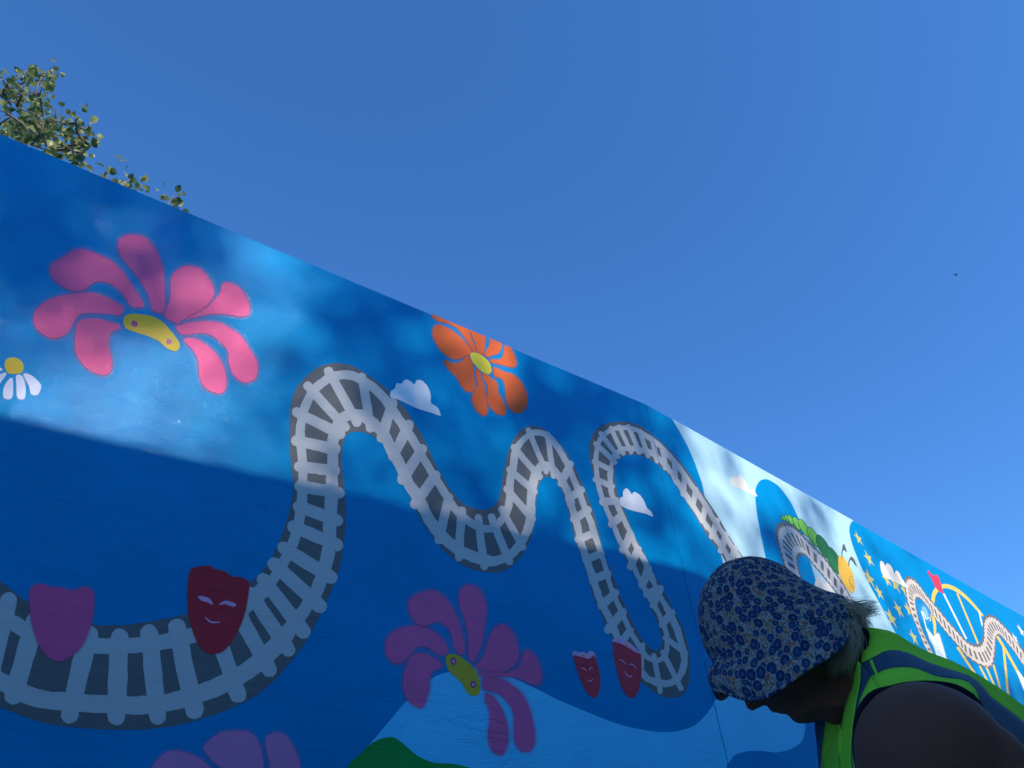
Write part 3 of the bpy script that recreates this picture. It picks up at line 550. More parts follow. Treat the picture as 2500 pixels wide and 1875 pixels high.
for k in range(6):
    for z0 in (.9, 3.3):
        wc = bc - bn * 3.0 + bd * (-10.5 + k * 4.2)
        if k == 3 and z0 < 1:
            bm = bmesh.new(); box(bm, wc - bn * .02, bd, bn, .48, .04, 0, 2.1); finish(bm, 'door', M_door, house); continue
        bm = bmesh.new(); box(bm, wc - bn * .03, bd, bn, .62, .035, z0, z0 + 1.3); fo = finish(bm, 'window', M_frame, house)
        for sx in (-1, 1):
            bm = bmesh.new(); box(bm, wc - bn * .072 + bd * (sx * .29), bd, bn, .26, .004, z0 + .06, z0 + 1.24)
            me = bpy.data.meshes.new('pane'); bm.to_mesh(me); bm.free(); me.transform(Matrix.Translation(-house.location)); link('pane', me, M_glass, fo)

# ------------------------------------------------------------------ leaves
def leaf_mat(name, c1, c2, trans=.35, rough=.35):
    m, t, b = new_mat(name); b.inputs['Roughness'].default_value = rough; b.inputs['Specular IOR Level'].default_value = .25
    at = t.nodes.new('ShaderNodeAttribute'); at.attribute_name = 'tint'
    oi = t.nodes.new('ShaderNodeObjectInfo'); ad = t.nodes.new('ShaderNodeMath'); ad.operation = 'ADD'; t.links.new(at.outputs['Fac'], ad.inputs[0])
    fr = t.nodes.new('ShaderNodeMath'); fr.operation = 'FRACT'; t.links.new(oi.outputs['Random'], ad.inputs[1]); t.links.new(ad.outputs[0], fr.inputs[0])
    mx = t.nodes.new('ShaderNodeMix'); mx.data_type = 'RGBA'; mx.inputs[6].default_value = (*c1, 1); mx.inputs[7].default_value = (*c2, 1); t.links.new(fr.outputs[0], mx.inputs[0])
    t.links.new(mx.outputs[2], b.inputs['Base Color'])
    tl = t.nodes.new('ShaderNodeBsdfTranslucent'); ms = t.nodes.new('ShaderNodeMixShader'); ms.inputs[0].default_value = trans
    t.links.new(mx.outputs[2], tl.inputs[0]); t.links.new(b.outputs[0], ms.inputs[1]); t.links.new(tl.outputs[0], ms.inputs[2]); t.links.new(ms.outputs[0], t.nodes['Material Output'].inputs['Surface'])
    return m
M_leaf = leaf_mat('broad_leaf', (0.05, 0.10, 0.03), (0.36, 0.35, 0.10))
M_leaf2 = leaf_mat('dark_leaf', (0.03, 0.07, 0.02), (0.06, 0.11, 0.03), .15, .5)
# leaf outline (length 1 along +y), folded along the midrib
LV = [(0, 0, 0), (0, .35, -.03), (0, .7, -.02), (0, 1.0, -.16), (-.30, .18, .10), (-.42, .45, .13), (-.24, .80, .04), (.30, .18, .10), (.42, .45, .13), (.24, .80, .04)]
LF = [(0, 1, 4), (4, 1, 5), (1, 2, 5), (5, 2, 6), (2, 3, 6), (0, 7, 1), (7, 8, 1), (1, 8, 2), (8, 9, 2), (2, 9, 3)]
leaf_me = []
for k in range(4):
    me = bpy.data.meshes.new('leaf'); q = [(x * (1 + .15 * k), y, z * (1 + .9 * k)) for x, y, z in LV]; me.from_pydata(q, [], LF); me.materials.append(M_leaf)
    for p in me.polygons: p.use_smooth = True
    leaf_me.append(me)
def rand_rot(rs, droop=.6):
    return (Matrix.Rotation(rs.uniform(0, 6.283), 3, 'Z') @ Matrix.Rotation(rs.gauss(-droop, .7), 3, 'X') @ Matrix.Rotation(rs.gauss(0, .8), 3, 'Y'))
def tube(bm, pts, rads, n=6):
    prev = None
    for i, p in enumerate(pts):
        a = pts[max(0, i - 1)]; b = pts[min(len(pts) - 1, i + 1)]; t = (b - a).normalized()
        s = t.cross(Vector((.3, .2, 1))).normalized() if abs(t.z) < .95 else t.cross(Vector((1, 0, 0))).normalized(); u_ = t.cross(s)
        row = [bm.verts.new(p + (s * math.cos(6.283 * k / n) + u_ * math.sin(6.283 * k / n)) * rads[i]) for k in range(n)]
        if prev:
            for k in range(n): bm.faces.new((prev[k], prev[(k + 1) % n], row[(k + 1) % n], row[k]))
        else: bm.faces.new(row[::-1])
        prev = row
    bm.faces.new(prev)
def leaves_mesh(items, name, mat, parent, kind='stuff'):
    V, Fc, T = [], [], []
    for (pos, R, s, tint) in items:
        o = len(V)
        for v in LV:
            q = R @ Vector(v) * s + pos; V.append(q - parent.location); T.append(tint)
        Fc += [tuple(i + o for i in f) for f in LF]
    me = bpy.data.meshes.new(name); me.from_pydata(V, [], Fc)
    a = me.attributes.new('tint', 'FLOAT', 'POINT'); a.data.foreach_set('value', T)
    for p in me.polygons: p.use_smooth = True
    ob = link(name, me, mat, parent); ob['kind'] = kind; return ob

# ---- tree behind the wall, upper left
rs = random.Random(11)
cl = Z(0, 100, 4.424, '30,400 150,430 200,480 100,510 30,560 150,600 60,640 250,600 340,300 340,380 420,360 460,470 430,440 550,300 560,345 380,580 440,600 390,680 460,660 260,680 180,700 60,770 120,690 310,760 230,820 280,850 430,830 460,820 150,890 60,950 0,900 170,960 230,1000 270,940 420,900 460,920 390,900 540,920 580,980 600,850 640,880 700,900 350,1030 430,1030 500,1020 430,1080 490,1140 380,1080 270,1070 330,1120 860,820 820,880 900,870 770,880 870,950 910,960 830,1010 900,1040 940,1070 870,1080 920,1110 790,1100 660,1020 650,1120 720,1130 600,1150 580,1180 820,1200 770,1180 720,1210 860,1160 820,1290 770,1280 690,1230 880,1300 1150,1430 1200,1412 1290,1500 1350,1510 1400,1480 1450,1500 1490,1560 1430,1560 1470,1590 1880,1670 1920,1690 1860,1705')
def behind(px, py, extra):
    r = ray(px, py); t = (DIST + .22 + extra) / r.dot(N1); return ORG + r * t
base = N1 * (DIST + 2.0) + D1 * -1.6
tree = empty('leafy_tree', (base.x, base.y, 0)); tag(tree, 'broad-leaved green tree reaching over the top left of the painted wall', 'tree')
nodes = []; small = []
for i, (x, y) in enumerate(cl):
    nodes.append((behind(x, y, .45 + .9 * rs.random()), i))
low = []
for k in range(150):      # crown outside the picture and behind the wall top
    a = rs.uniform(0, 6.283); rr = 1.7 * math.sqrt(rs.random()); z = rs.uniform(3.0, 6.6)
    rr *= math.sqrt(max(.1, 1 - ((z - 4.7) / 2.2) ** 2))
    p = Vector((base.x, base.y, 0)) + D1 * (rr * math.cos(a)) + N1 * (rr * math.sin(a)); p.z = z
    v = p - ORG; q = to_px(p)
    if p.dot(N1) < DIST + .6: continue
    if q[0] > -260 and q[1] < 520: continue
    if q[0] > -30 and p.z > WALL_TOP - .3 and q[1] < 330 + q[0] * .42: continue
    low.append(p)
root = Vector((base.x, base.y, 2.4)); tops = [root, root + Vector((.15, .1, .8)), root + Vector((.35, -.1, 1.5)), root + Vector((.3, .0, 2.3))]
bm = bmesh.new(); tube(bm, [Vector((base.x, base.y, 0)), Vector((base.x + .03, base.y, 1.2)), root] + tops[1:], [.14, .11, .09, .06, .04, .02], 10); finish(bm, 'trunk', M_bark, tree, True)
pts = tops[:]; bmb = bmesh.new()
allc = sorted([n_[0] for n_ in nodes] + low, key=lambda p: (p - root).length)
for p in allc:
    if to_px(p)[0] > 222:        # separate sprigs rise from a limb hidden behind the wall
        b0 = Vector((p.x, p.y, WALL_TOP - .9)) - D1 * .35
        tube(bmb, [tops[0], b0, b0.lerp(p, .6), p], [.02, .010, .005, .002], 5); continue
    q = min(pts, key=lambda c: (c - p).length + .15 * (c - root).length)
    mid = (p + q) * .5 + Vector((rs.uniform(-.03, .03), rs.uniform(-.03, .03), .03)); r0 = .016 if q in tops else .007
    tube(bmb, [q, mid, p], [r0, .005, .003], 5); pts.append(p)
finish(bmb, 'branch', M_bark, tree, True)
cnt = 0
for (p, i) in nodes:
    for k in range(rs.randint(5, 7)):
        off = Vector((rs.gauss(0, .5), rs.gauss(0, .5), rs.gauss(0, .42))) * .078
        s = rs.uniform(.034, .058); R = rand_rot(rs); pos = p + off
        if cnt < 300:
            o = bpy.data.objects.new('leaf', leaf_me[k % 4]); COL.objects.link(o); o.parent = tree
            M4 = R.to_4x4() @ Matrix.Scale(s, 4); M4.translation = pos - tree.location; o.matrix_local = M4; cnt += 1
        else: small.append((pos, R, s, rs.random()))
for p in low:
    for k in range(14):
        small.append((p + Vector((rs.gauss(0, .16), rs.gauss(0, .16), rs.gauss(0, .13))), rand_rot(rs), rs.uniform(.045, .066), rs.random()))
small = [s_ for s_ in small if s_[0].dot(N1) > DIST + .3]
leaves_mesh(small, 'foliage', M_leaf, tree)

# ---- tall trees beyond the building: their thin crowns throw the dapples
def T_at(px, py):
    """how much sun the crowns let through towards this spot of the wall"""
    T = .23
    for (x, y, rx, ry, dv) in SPOTS: T += dv * math.exp(-((px - x) / rx) ** 2 - ((py - y) / ry) ** 2)
    return max(.02, min(1, T))
SPOTS = [(250, 1060, 520, 75, .45), (2300, 1420, 380, 320, .55), (120, 440, 380, 185, -.8), (440, 540, 130, 110, -.5), (660, 640, 130, 110, .75), (500, 780, 160, 130, .35), (300, 980, 420, 130, .28), (650, 900, 120, 160, .2), (860, 730, 90, 90, -.35), (950, 900, 120, 160, -.25),
         (1230, 860, 70, 60, .6), (1120, 800, 60, 40, .2), (1350, 950, 110, 90, -.4), (1450, 1050, 110, 120, -.22), (1520, 1250, 150, 150, .12), (1700, 1330, 60, 70, .5), (1730, 1060, 70, 40, .6), (1720, 1180, 60, 90, .15), (1860, 1160, 120, 60, .6), (1880, 1220, 60, 60, .5),
         (1985, 1240, 22, 60, -.35), (2010, 1310, 25, 40, -.4), (2040, 1270, 20, 40, .5), (2070, 1330, 60, 90, .4), (1930, 1350, 60, 60, -.2), (2120, 1380, 30, 70, -.3), (2140, 1300, 60, 40, .6), (2200, 1480, 60, 60, -.15), (2300, 1450, 120, 120, .5), (2450, 1550, 120, 140, .6)]
rs = random.Random(5); sh = []
LDIST = 22.0
uA, uB = -1.6, 14.0
for k in range(14000):
    u = rs.uniform(uA, uB); z = rs.uniform(1.35, 3.1) + CAMZ
    p = N1 * DIST + D1 * u if u < U_SEAM else SEAM + D2 * (u - U_SEAM)
    p = Vector((p.x, p.y, z)); q = to_px(p)
    T = T_at(q[0], q[1])
    dens = -math.log(T) / 3.1
    if rs.random() > dens: continue
    sh.append((p + SUN * (LDIST + rs.uniform(-1.5, 2.5)), rand_rot(rs, .3), rs.uniform(.11, .16), rs.random()))
print('shade leaves', len(sh))
rig = SUN.cross(Vector((0, 0, 1))).normalized()
cen = [sum((s_[0] for s_ in sh if lo <= s_[0].dot(D1) < hi), Vector()) / max(1, len([1 for s_ in sh if lo <= s_[0].dot(D1) < hi])) for lo, hi in ()]
u_mid = sorted(s_[0].dot(D1) for s_ in sh)
cuts = [u_mid[0] - .1, u_mid[len(u_mid) // 3], u_mid[2 * len(u_mid) // 3], u_mid[-1] + .1]
for k in range(3):
    mine = [s_ for s_ in sh if cuts[k] <= s_[0].dot(D1) < cuts[k + 1]]
    c = sum((s_[0] for s_ in mine), Vector()) / len(mine)
    tr = empty('tall_tree', (c.x, c.y, 0)); tag(tr, 'tall thin-crowned tree beyond the building, %s, throwing dappled shade' % ('nearest the leafy end of the wall', 'the middle one', 'nearest the far end of the wall')[k], 'tree', 'trees beyond the building')
    # the rest of the crown: lower, where it only shades the building's roof
    for j in range(1300):
        a = rs.uniform(0, 6.283); r_ = 2.6 * math.sqrt(rs.random()); zz = c.z - 1.9 - abs(rs.gauss(0, 1.4))
        mine.append((Vector((c.x + r_ * math.cos(a), c.y + r_ * math.sin(a), zz)), rand_rot(rs, .3), rs.uniform(.11, .16), rs.random()))
    bm = bmesh.new(); tube(bm, [Vector((c.x, c.y, 0)), Vector((c.x + .15, c.y, 4)), Vector((c.x, c.y + .1, 8)), Vector((c.x, c.y, c.z - 1.2))], [.28, .22, .15, .05], 10); finish(bm, 'trunk', M_bark, tr, True)
    bm = bmesh.new()
    for j in range(26):
        q = rs.choice(mine)[0]; b0 = Vector((c.x, c.y, rs.uniform(c.z - 4.5, c.z - 1.6)))
        if q.z < b0.z: q = Vector((q.x, q.y, b0.z + .3))
        tube(bm, [b0, (b0 + q) * .5 + Vector((0, 0, .15)), q], [.04, .02, .006], 5)
    finish(bm, 'branch', M_bark, tr, True)
    leaves_mesh(mine, 'foliage', M_leaf2, tr)

# ------------------------------------------------------------------ distant bird
bird = empty('bird', tuple(P(2332, 671, 60))); tag(bird, 'tiny dark bird gliding high in the clear sky', 'bird')
bm = bmesh.new(); c = bird.location.copy(); ax = (XA - YA * .45).normalized()
tube(bm, [c - ax * .13, c - ax * .06, c + ax * .05, c + ax * .12, c + ax * .17], [.006, .028, .034, .02, .005], 8)
M_bird = simple('bird_feathers', (0.03, 0.03, 0.035), .8); bo = finish(bm, 'body', M_bird, bird, True)
for s in (-1, 1):
    bm = bmesh.new(); sp = (ZA * s + YA * .25).normalized()
    v = [c + ax * .04, c + ax * .05 + sp * .14, c - ax * .02 + sp * .27, c - ax * .03 + sp * .13, c - ax * .05]
    vv = [bm.verts.new(p) for p in v] + [bm.verts.new(p + Vector((0, 0, .008))) for p in v]
    bm.faces.new(vv[:5]); bm.faces.new(vv[5:][::-1])
    for k in range(5): bm.faces.new((vv[k], vv[(k + 1) % 5], vv[5 + (k + 1) % 5], vv[5 + k]))
    finish(bm, 'wing', M_bird, bird)
#PERSON
# ------------------------------------------------------------------ the person bending forward in front of the wall
AX = Vector((0.37, 0.929, 0)).normalized()                 # across the body, away from the viewer
S1 = P(2276, 1853, 1.2); HEAD = P(1900, 1560, 1.45)
HALF = (HEAD - S1).dot(AX)                                 # near shoulder joint to the middle of the body
def SP(px, py, d):                                         # point on the plane 'd' metres beyond the near shoulder joint
    r = ray(px, py); t = (S1.dot(AX) + d - ORG.dot(AX)) / r.dot(AX); return ORG + r * t
def SH(px, py): return SP(px, py, HALF)
PEL = SH(2800, 2290) + Vector((0, 0, 0)); PEL.z = .90
person = empty('person', (PEL.x, PEL.y, 0))
tag(person, 'person in a blue floral bucket hat and green safety vest, bending forward before the wall', 'person')
FD = Vector((-AX.y, AX.x, 0))                              # facing direction (level)

def skin_mat():
    m, t, b = new_mat('skin'); b.inputs['Roughness'].default_value = .55; b.inputs['Base Color'].default_value = (.20, .095, .07, 1)
    b.inputs['Specular IOR Level'].default_value = .08
    tc = t.nodes.new('ShaderNodeTexCoord'); n = t.nodes.new('ShaderNodeTexNoise'); n.inputs['Scale'].default_value = 9; n.inputs['Detail'].default_value = 5; t.links.new(tc.outputs['Object'], n.inputs['Vector'])
    mx = t.nodes.new('ShaderNodeMix'); mx.data_type = 'RGBA'; mx.inputs[6].default_value = (.18, .065, .040, 1); mx.inputs[7].default_value = (.27, .10, .06, 1); t.links.new(n.outputs[0], mx.inputs[0]); t.links.new(mx.outputs[2], b.inputs['Base Color'])
    n2 = t.nodes.new('ShaderNodeTexNoise'); n2.inputs['Scale'].default_value = 380; t.links.new(tc.outputs['Object'], n2.inputs['Vector'])
    bp = t.nodes.new('ShaderNodeBump'); bp.inputs['Distance'].default_value = .0006; bp.inputs['Strength'].default_value = .6; t.links.new(n2.outputs[0], bp.inputs['Height']); t.links.new(bp.outputs[0], b.inputs['Normal'])
    return m
M_skin = skin_mat()
def fabric(name, col, trans=None, weave=900, rough=.85):
    m = simple(name, col, rough, 0, var=.10, trans=trans, spec=.2, var_scale=14)
    t = m.node_tree; b = t.nodes['Principled BSDF']; tc = [n for n in t.nodes if n.type == 'TEX_COORD'][0]
    wv = t.nodes.new('ShaderNodeTexNoise'); wv.inputs['Scale'].default_value = weave; t.links.new(tc.outputs['Object'], wv.inputs['Vector'])
    fo = t.nodes.new('ShaderNodeTexNoise'); fo.inputs['Scale'].default_value = 9; fo.inputs['Distortion'].default_value = .6; t.links.new(tc.outputs['Object'], fo.inputs['Vector'])
    ad = t.nodes.new('ShaderNodeMath'); ad.operation = 'MULTIPLY_ADD'; ad.inputs[1].default_value = .04; t.links.new(wv.outputs[0], ad.inputs[0]); t.links.new(fo.outputs[0], ad.inputs[2])
    bp = t.nodes.new('ShaderNodeBump'); bp.inputs['Distance'].default_value = .012; bp.inputs['Strength'].default_value = .8; t.links.new(ad.outputs[0], bp.inputs['Height']); t.links.new(bp.outputs[0], b.inputs['Normal'])
    return m
M_vest = fabric('lime_green_mesh_fabric', (0.50, 0.98, 0.06), trans=.25)
M_band = fabric('dark_navy_tape', (0.045, 0.085, 0.13), rough=.55)
M_pipe = fabric('black_binding', (0.008, 0.009, 0.014))
M_trou = fabric('dark_trouser_cloth', (0.03, 0.035, 0.05)); M_shoe = fabric('black_shoe_leather', (0.02, 0.02, 0.02), rough=.5)
M_shirt = fabric('black_undershirt_cloth', (0.012, 0.013, 0.018))

def blob(bm, c, r):
    bmesh.ops.create_icosphere(bm, subdivisions=3 if r > .06 else 2, radius=r, matrix=Matrix.Translation(c))
def limb(bm, a, b, r0, r1):
    n = max(3, int((b - a).length / (min(r0, r1) * .35)))
    for k in range(n + 1):
        t = k / n; blob(bm, a.lerp(b, t), r0 + (r1 - r0) * t)
def remesh(bm, name, mat, parent, voxel=.005, it=6):
    me = bpy.data.meshes.new('tmp'); bm.to_mesh(me); bm.free()
    ob = bpy.data.objects.new('tmp', me); COL.objects.link(ob)
    md = ob.modifiers.new('r', 'REMESH'); md.mode = 'VOXEL'; md.voxel_size = voxel; md.use_smooth_shade = True
    m2 = ob.modifiers.new('s', 'SMOOTH'); m2.factor = .5; m2.iterations = it
    dg = bpy.context.evaluated_depsgraph_get(); dg.update()
    out = bpy.data.meshes.new_from_object(ob.evaluated_get(dg)); out.name = name
    bpy.data.objects.remove(ob); out.transform(Matrix.Translation(-parent.location)); out.materials.clear()
    for p in out.polygons: p.use_smooth = True
    return link(name, out, mat, parent)

# key joints
S2 = S1 + AX * (2 * HALF)
NECK = SH(2125, 1650); CH = SH(2290, 1850)
hipN, hipF = PEL - AX * .09, PEL + AX * .09
def leg(h):
    k = h + Vector((0, 0, -.40)) + FD * .07; a = h + Vector((0, 0, -.81)) + FD * .0; return k, a
elN = S1 + Vector((0, 0, -.27)) + FD * .03 - AX * .01; wrN = elN + FD * .20 + Vector((0, 0, -.10)) + AX * .05
elF = S2 + Vector((0, 0, -.26)) + FD * .06; wrF = elF + FD * .21 + Vector((0, 0, -.04)) - AX * .06

# --- head surface: rings between the traced profile (front) and the nape (back)
fdir = (SH(1880, 1787) - SH(1900, 1750)).normalized()
HR = [((1795, 1432), (1860, 1402), .030, 0), ((1745, 1490), (1975, 1445), .066, 0), ((1735, 1560), (2030, 1490), .075, 0), ((1755, 1625), (2050, 1530), .077, 0), ((1783, 1664), (2060, 1562), .075, 2), ((1806, 1684), (2064, 1582), .071, 4),
      ((1818, 1691), (2066, 1593), .069, 9), ((1827, 1696), (2067, 1598), .068, 19), ((1836, 1701), (2069, 1605), .066, 28), ((1845, 1705), (2070, 1611), .065, 31), ((1854, 1708), (2072, 1617), .063, 29), ((1862, 1712), (2073, 1622), .062, 15), ((1871, 1716), (2075, 1628), .060, 0), ((1882, 1727), (2077, 1634), .057, 7), ((1891, 1733), (2079, 1640), .055, 8), ((1900, 1734), (2081, 1646), .054, 1), ((1910, 1738), (2083, 1652), .053, 8),
      ((1921, 1738), (2085, 1658), .051, 0), ((1927, 1750), (2087, 1664), .050, 0), ((1938, 1761), (2089, 1672), .048, 1), ((1952, 1765), (2092, 1682), .046, 0), ((1972, 1760), (2096, 1694), .046, 0), ((1995, 1753), (2101, 1706), .048, 0), ((2025, 1752), (2110, 1718), .052, 0), ((2060, 1750), (2120, 1726), .054, 0)]
def ring_mesh(bm, rings, cap=True):
    rows = [[bm.verts.new(p) for p in r] for r in rings]; n = len(rows[0])
    for a, b in zip(rows, rows[1:]):
        for k in range(n): bm.faces.new((a[k], a[(k + 1) % n], b[(k + 1) % n], b[k]))
    if cap: bm.faces.new(rows[0][::-1]); bm.faces.new(rows[-1])
    return rows
bm = bmesh.new(); rings = []
HRs = crom([(f[0], f[1], b[0], b[1], w_, z_) for f, b, w_, z_ in HR], False, 3)
for (fx, fy, bx, by, w_, nz_) in HRs:
    f, b = SH(fx, fy), SH(bx, by); c = (f + b) * .5; h = (f - b) * .5; r_ = []
    for k in range(44):
        th = 2 * math.pi * k / 44; d = min(th, 2 * math.pi - th)
        p = c + h * math.cos(th) + AX * (w_ * math.sin(th)) + fdir * (nz_ / 1290 * math.exp(-(d / .23) ** 2))
        for sx in (.43, 2 * math.pi - .43):            # eye sockets
            if 4 < nz_ < 17 and fy < 1696: p -= fdir * (.006 * math.exp(-((th - sx) / .16) ** 2))
        r_.append(p)
    rings.append(r_)
ring_mesh(bm, rings); bmesh.ops.recalc_face_normals(bm, faces=bm.faces)
for s in (-1, 1):                                      # ears
    e = SH(1992, 1640) + AX * (s * .064)
    for k in range(7):
        a = k / 6 * 3.6 - .4; blob(bm, e + (FD * math.cos(a) + Vector((0, 0, 1)) * math.sin(a)) * .017 + AX * s * .006, .0065)
    blob(bm, e, .015)
limb(bm, SH(2035, 1690), NECK, .050, .058)
limb(bm, SH(2160, 1700), S1 + AX * .05, .040, .060); limb(bm, SH(2160, 1700), S2 - AX * .05, .040, .060)
for o_ in (-.075, .075):
    limb(bm, SH(2215, 1780) + AX * o_ * .8, CH + AX * o_ + Vector((0, 0, -.05)), .045, .07)
    limb(bm, CH + AX * o_ + Vector((0, 0, -.05)), PEL + AX * o_ * .8, .07, .10)
for s_, e_, w_ in ((S1, elN, wrN), (S2, elF, wrF)):
    limb(bm, s_, s_.lerp(e_, .35), .092, .070); limb(bm, s_.lerp(e_, .35), e_, .068, .042); limb(bm, e_, w_, .046, .029)
    limb(bm, s_ - FD * .045 - Vector((0, 0, .02)), s_ - FD * .06 - Vector((0, 0, .10)), .062, .055)
    d = (w_ - e_).normalized(); side = d.cross(Vector((0, 0, 1))).normalized(); upv = side.cross(d)
    for k in range(4): limb(bm, w_, w_ + d * .085 + side * ((k - 1.5) * .019), .020, .013)
    for k, ln in enumerate((.072, .080, .075, .058)):
        r0 = w_ + d * .085 + side * ((k - 1.5) * .020); j1 = r0 + d * ln * .45 - upv * .006 + side * (k - 1.5) * .002; j2 = j1 + d * ln * .3 - upv * .018; j3 = j2 + d * ln * .12 - upv * .022
        limb(bm, r0, j1, .0095, .009); limb(bm, j1, j2, .009, .0082); limb(bm, j2, j3, .0082, .0072)
    sg = 1 if s_ is S1 else -1; t0 = w_ + d * .025 + side * (-.018 * sg); t1 = t0 + d * .035 - side * (.028 * sg) - upv * .01; t2 = t1 + d * .032 - side * (.006 * sg) - upv * .012
    limb(bm, t0, t1, .013, .0105); limb(bm, t1, t2, .0105, .0085)
for h in (hipN, hipF):
    k_, a_ = leg(h); limb(bm, h, k_, .09, .055); limb(bm, k_, a_, .055, .038); limb(bm, a_ + Vector((0, 0, -.04)), a_ + FD * .16 + Vector((0, 0, -.055)), .038, .026)
remesh(bm, 'body', M_skin, person, .0045, 5)
for s in (-1, 1):
    bm = bmesh.new(); bmesh.ops.create_uvsphere(bm, u_segments=16, v_segments=10, radius=.0115, matrix=Matrix.Translation(SH(1840, 1676) + AX * (s * .028)))
    finish(bm, 'eye', simple('eye_white', (.5, .5, .5), .2) if s < 0 else bpy.data.materials['eye_white'], person, True)
bm = bmesh.new()                                       # undershirt
for o_ in (-.07, .07):
    limb(bm, SH(2225, 1785) + AX * o_ * .8, CH + AX * o_ + Vector((0, 0, -.05)), .050, .077); limb(bm, CH + AX * o_ + Vector((0, 0, -.05)), PEL + AX * o_ * .8 + Vector((0, 0, .05)), .077, .108)
remesh(bm, 'undershirt', M_shirt, person, .009, 6)
bm = bmesh.new()
for h in (hipN, hipF):
    k_, a_ = leg(h); blob(bm, h + Vector((0, 0, .06)), .125); limb(bm, h, k_, .115, .078); limb(bm, k_, a_ + Vector((0, 0, .02)), .078, .062)
remesh(bm, 'trousers', M_trou, person, .01, 5)
for h in (hipN, hipF):
    k_, a_ = leg(h); bm = bmesh.new(); f0 = Vector((a_.x, a_.y, .055))
    limb(bm, f0 - FD * .03, f0 + FD * .10, .048, .042); limb(bm, f0 + FD * .10, f0 + FD * .19 - Vector((0, 0, .012)), .042, .034); limb(bm, f0, f0 + Vector((0, 0, .06)), .045, .048)
    for v in bm.verts: v.co.z = max(.006, v.co.z)
    remesh(bm, 'shoe', M_shoe, person, .007, 4)

# --- bucket hat
def hat_mat():
    m, t, b = new_mat('floral_cotton'); b.inputs['Roughness'].default_value = .9; b.inputs['Specular IOR Level'].default_value = .15
    N, L = t.nodes, t.links
    uv = N.new('ShaderNodeAttribute'); uv.attribute_name = 'cloth'
    wn = N.new('ShaderNodeTexNoise'); wn.inputs['Scale'].default_value = 300; L.new(uv.outputs['Vector'], wn.inputs['Vector'])
    wsub = N.new('ShaderNodeVectorMath'); wsub.operation = 'MULTIPLY_ADD'; wsub.inputs[1].default_value = (.0030,) * 3; L.new(wn.outputs['Color'], wsub.inputs[0]); L.new(uv.outputs['Vector'], wsub.inputs[2])
    def vor(scale, feat='F1'):
        v = N.new('ShaderNodeTexVoronoi'); v.voronoi_dimensions = '2D'; v.feature = feat; v.inputs['Scale'].default_value = scale; v.inputs['Randomness'].default_value = .85; L.new(wsub.outputs[0], v.inputs['Vector']); return v
    def mth(op, a, b_=0.0, c=0.0):
        n = N.new('ShaderNodeMath'); n.operation = op
        for i, v in enumerate((a, b_, c)):
            if isinstance(v, (int, float)): n.inputs[i].default_value = v
            else: L.new(v, n.inputs[i])
        return n.outputs[0]
    def sep(c):
        s = N.new('ShaderNodeSeparateColor'); L.new(c, s.inputs[0]); return s.outputs
    def mix(f, a, b_):
        n = N.new('ShaderNodeMix'); n.data_type = 'RGBA'
        for i, v in ((0, f), (6, a), (7, b_)):
            if isinstance(v, tuple): n.inputs[i].default_value = v
            else: L.new(v, n.inputs[i])
        return n.outputs[2]
    base = (.43, .38, .33, 1)
    # stems: thin contour lines of a noise
    sn = N.new('ShaderNodeTexNoise'); sn.inputs['Scale'].default_value = 210; sn.inputs['Detail'].default_value = 1.5; L.new(uv.outputs['Vector'], sn.inputs['Vector'])
    st = mth('LESS_THAN', mth('ABSOLUTE', mth('SUBTRACT', sn.outputs[0], .5)), .042)
    c = mix(mth('MULTIPLY', st, .9), base, (.05, .06, .09, 1))
    sn2 = N.new('ShaderNodeTexNoise'); sn2.inputs['Scale'].default_value = 230; L.new(uv.outputs['Vector'], sn2.inputs['Vector'])
    c = mix(mth('GREATER_THAN', sn2.outputs[0], .64), c, (.13, .13, .06, 1))
    # little orange and pink blooms
    v2 = vor(130); r2 = sep(v2.outputs['Color'])
    m2 = mth('MULTIPLY', mth('LESS_THAN', v2.outputs['Distance'], mth('MULTIPLY_ADD', r2[0], .16, .24)), mth('GREATER_THAN', r2[1], .45))
    oc = mix(r2[2], (.45, .10, .05, 1), (.40, .22, .12, 1)); c = mix(m2, c, oc)
    # blue blooms in two sizes, pale ring and pale eye
    for scale, thr in ((84, .42), (62, .22)):
        v1 = vor(scale); r1 = sep(v1.outputs['Color']); d = v1.outputs['Distance']; on = mth('GREATER_THAN', r1[1], thr)
        rad = mth('MULTIPLY_ADD', r1[0], .10, .33)
        c = mix(mth('MULTIPLY', mth('LESS_THAN', d, mth('ADD', rad, .045)), on), c, (.34, .32, .30, 1))
        blue = mix(r1[2], (.010, .030, .095, 1), (.018, .05, .14, 1))
        c = mix(mth('MULTIPLY', mth('LESS_THAN', d, rad), on), c, blue)
        eye = mth('MULTIPLY', mth('LESS_THAN', mth('ABSOLUTE', mth('SUBTRACT', d, .10)), .028), on)
        c = mix(mth('MULTIPLY', eye, .45), c, (.25, .35, .5, 1))
    L.new(c, b.inputs['Base Color'])
    wv = N.new('ShaderNodeTexNoise'); wv.inputs['Scale'].default_value = 1300; L.new(uv.outputs['Vector'], wv.inputs['Vector'])
    fo = N.new('ShaderNodeTexNoise'); fo.inputs['Scale'].default_value = 16; fo.inputs['Distortion'].default_value = .8; L.new(uv.outputs['Vector'], fo.inputs['Vector'])
    bp = N.new('ShaderNodeBump'); bp.inputs['Distance'].default_value = .006; L.new(mth('MULTIPLY_ADD', wv.outputs[0], .06, fo.outputs[0]), bp.inputs['Height']); L.new(bp.outputs[0], b.inputs['Normal'])
    return m
M_hat = hat_mat()
dn = (SH(1955, 1679) - SH(1910, 1590)).normalized()
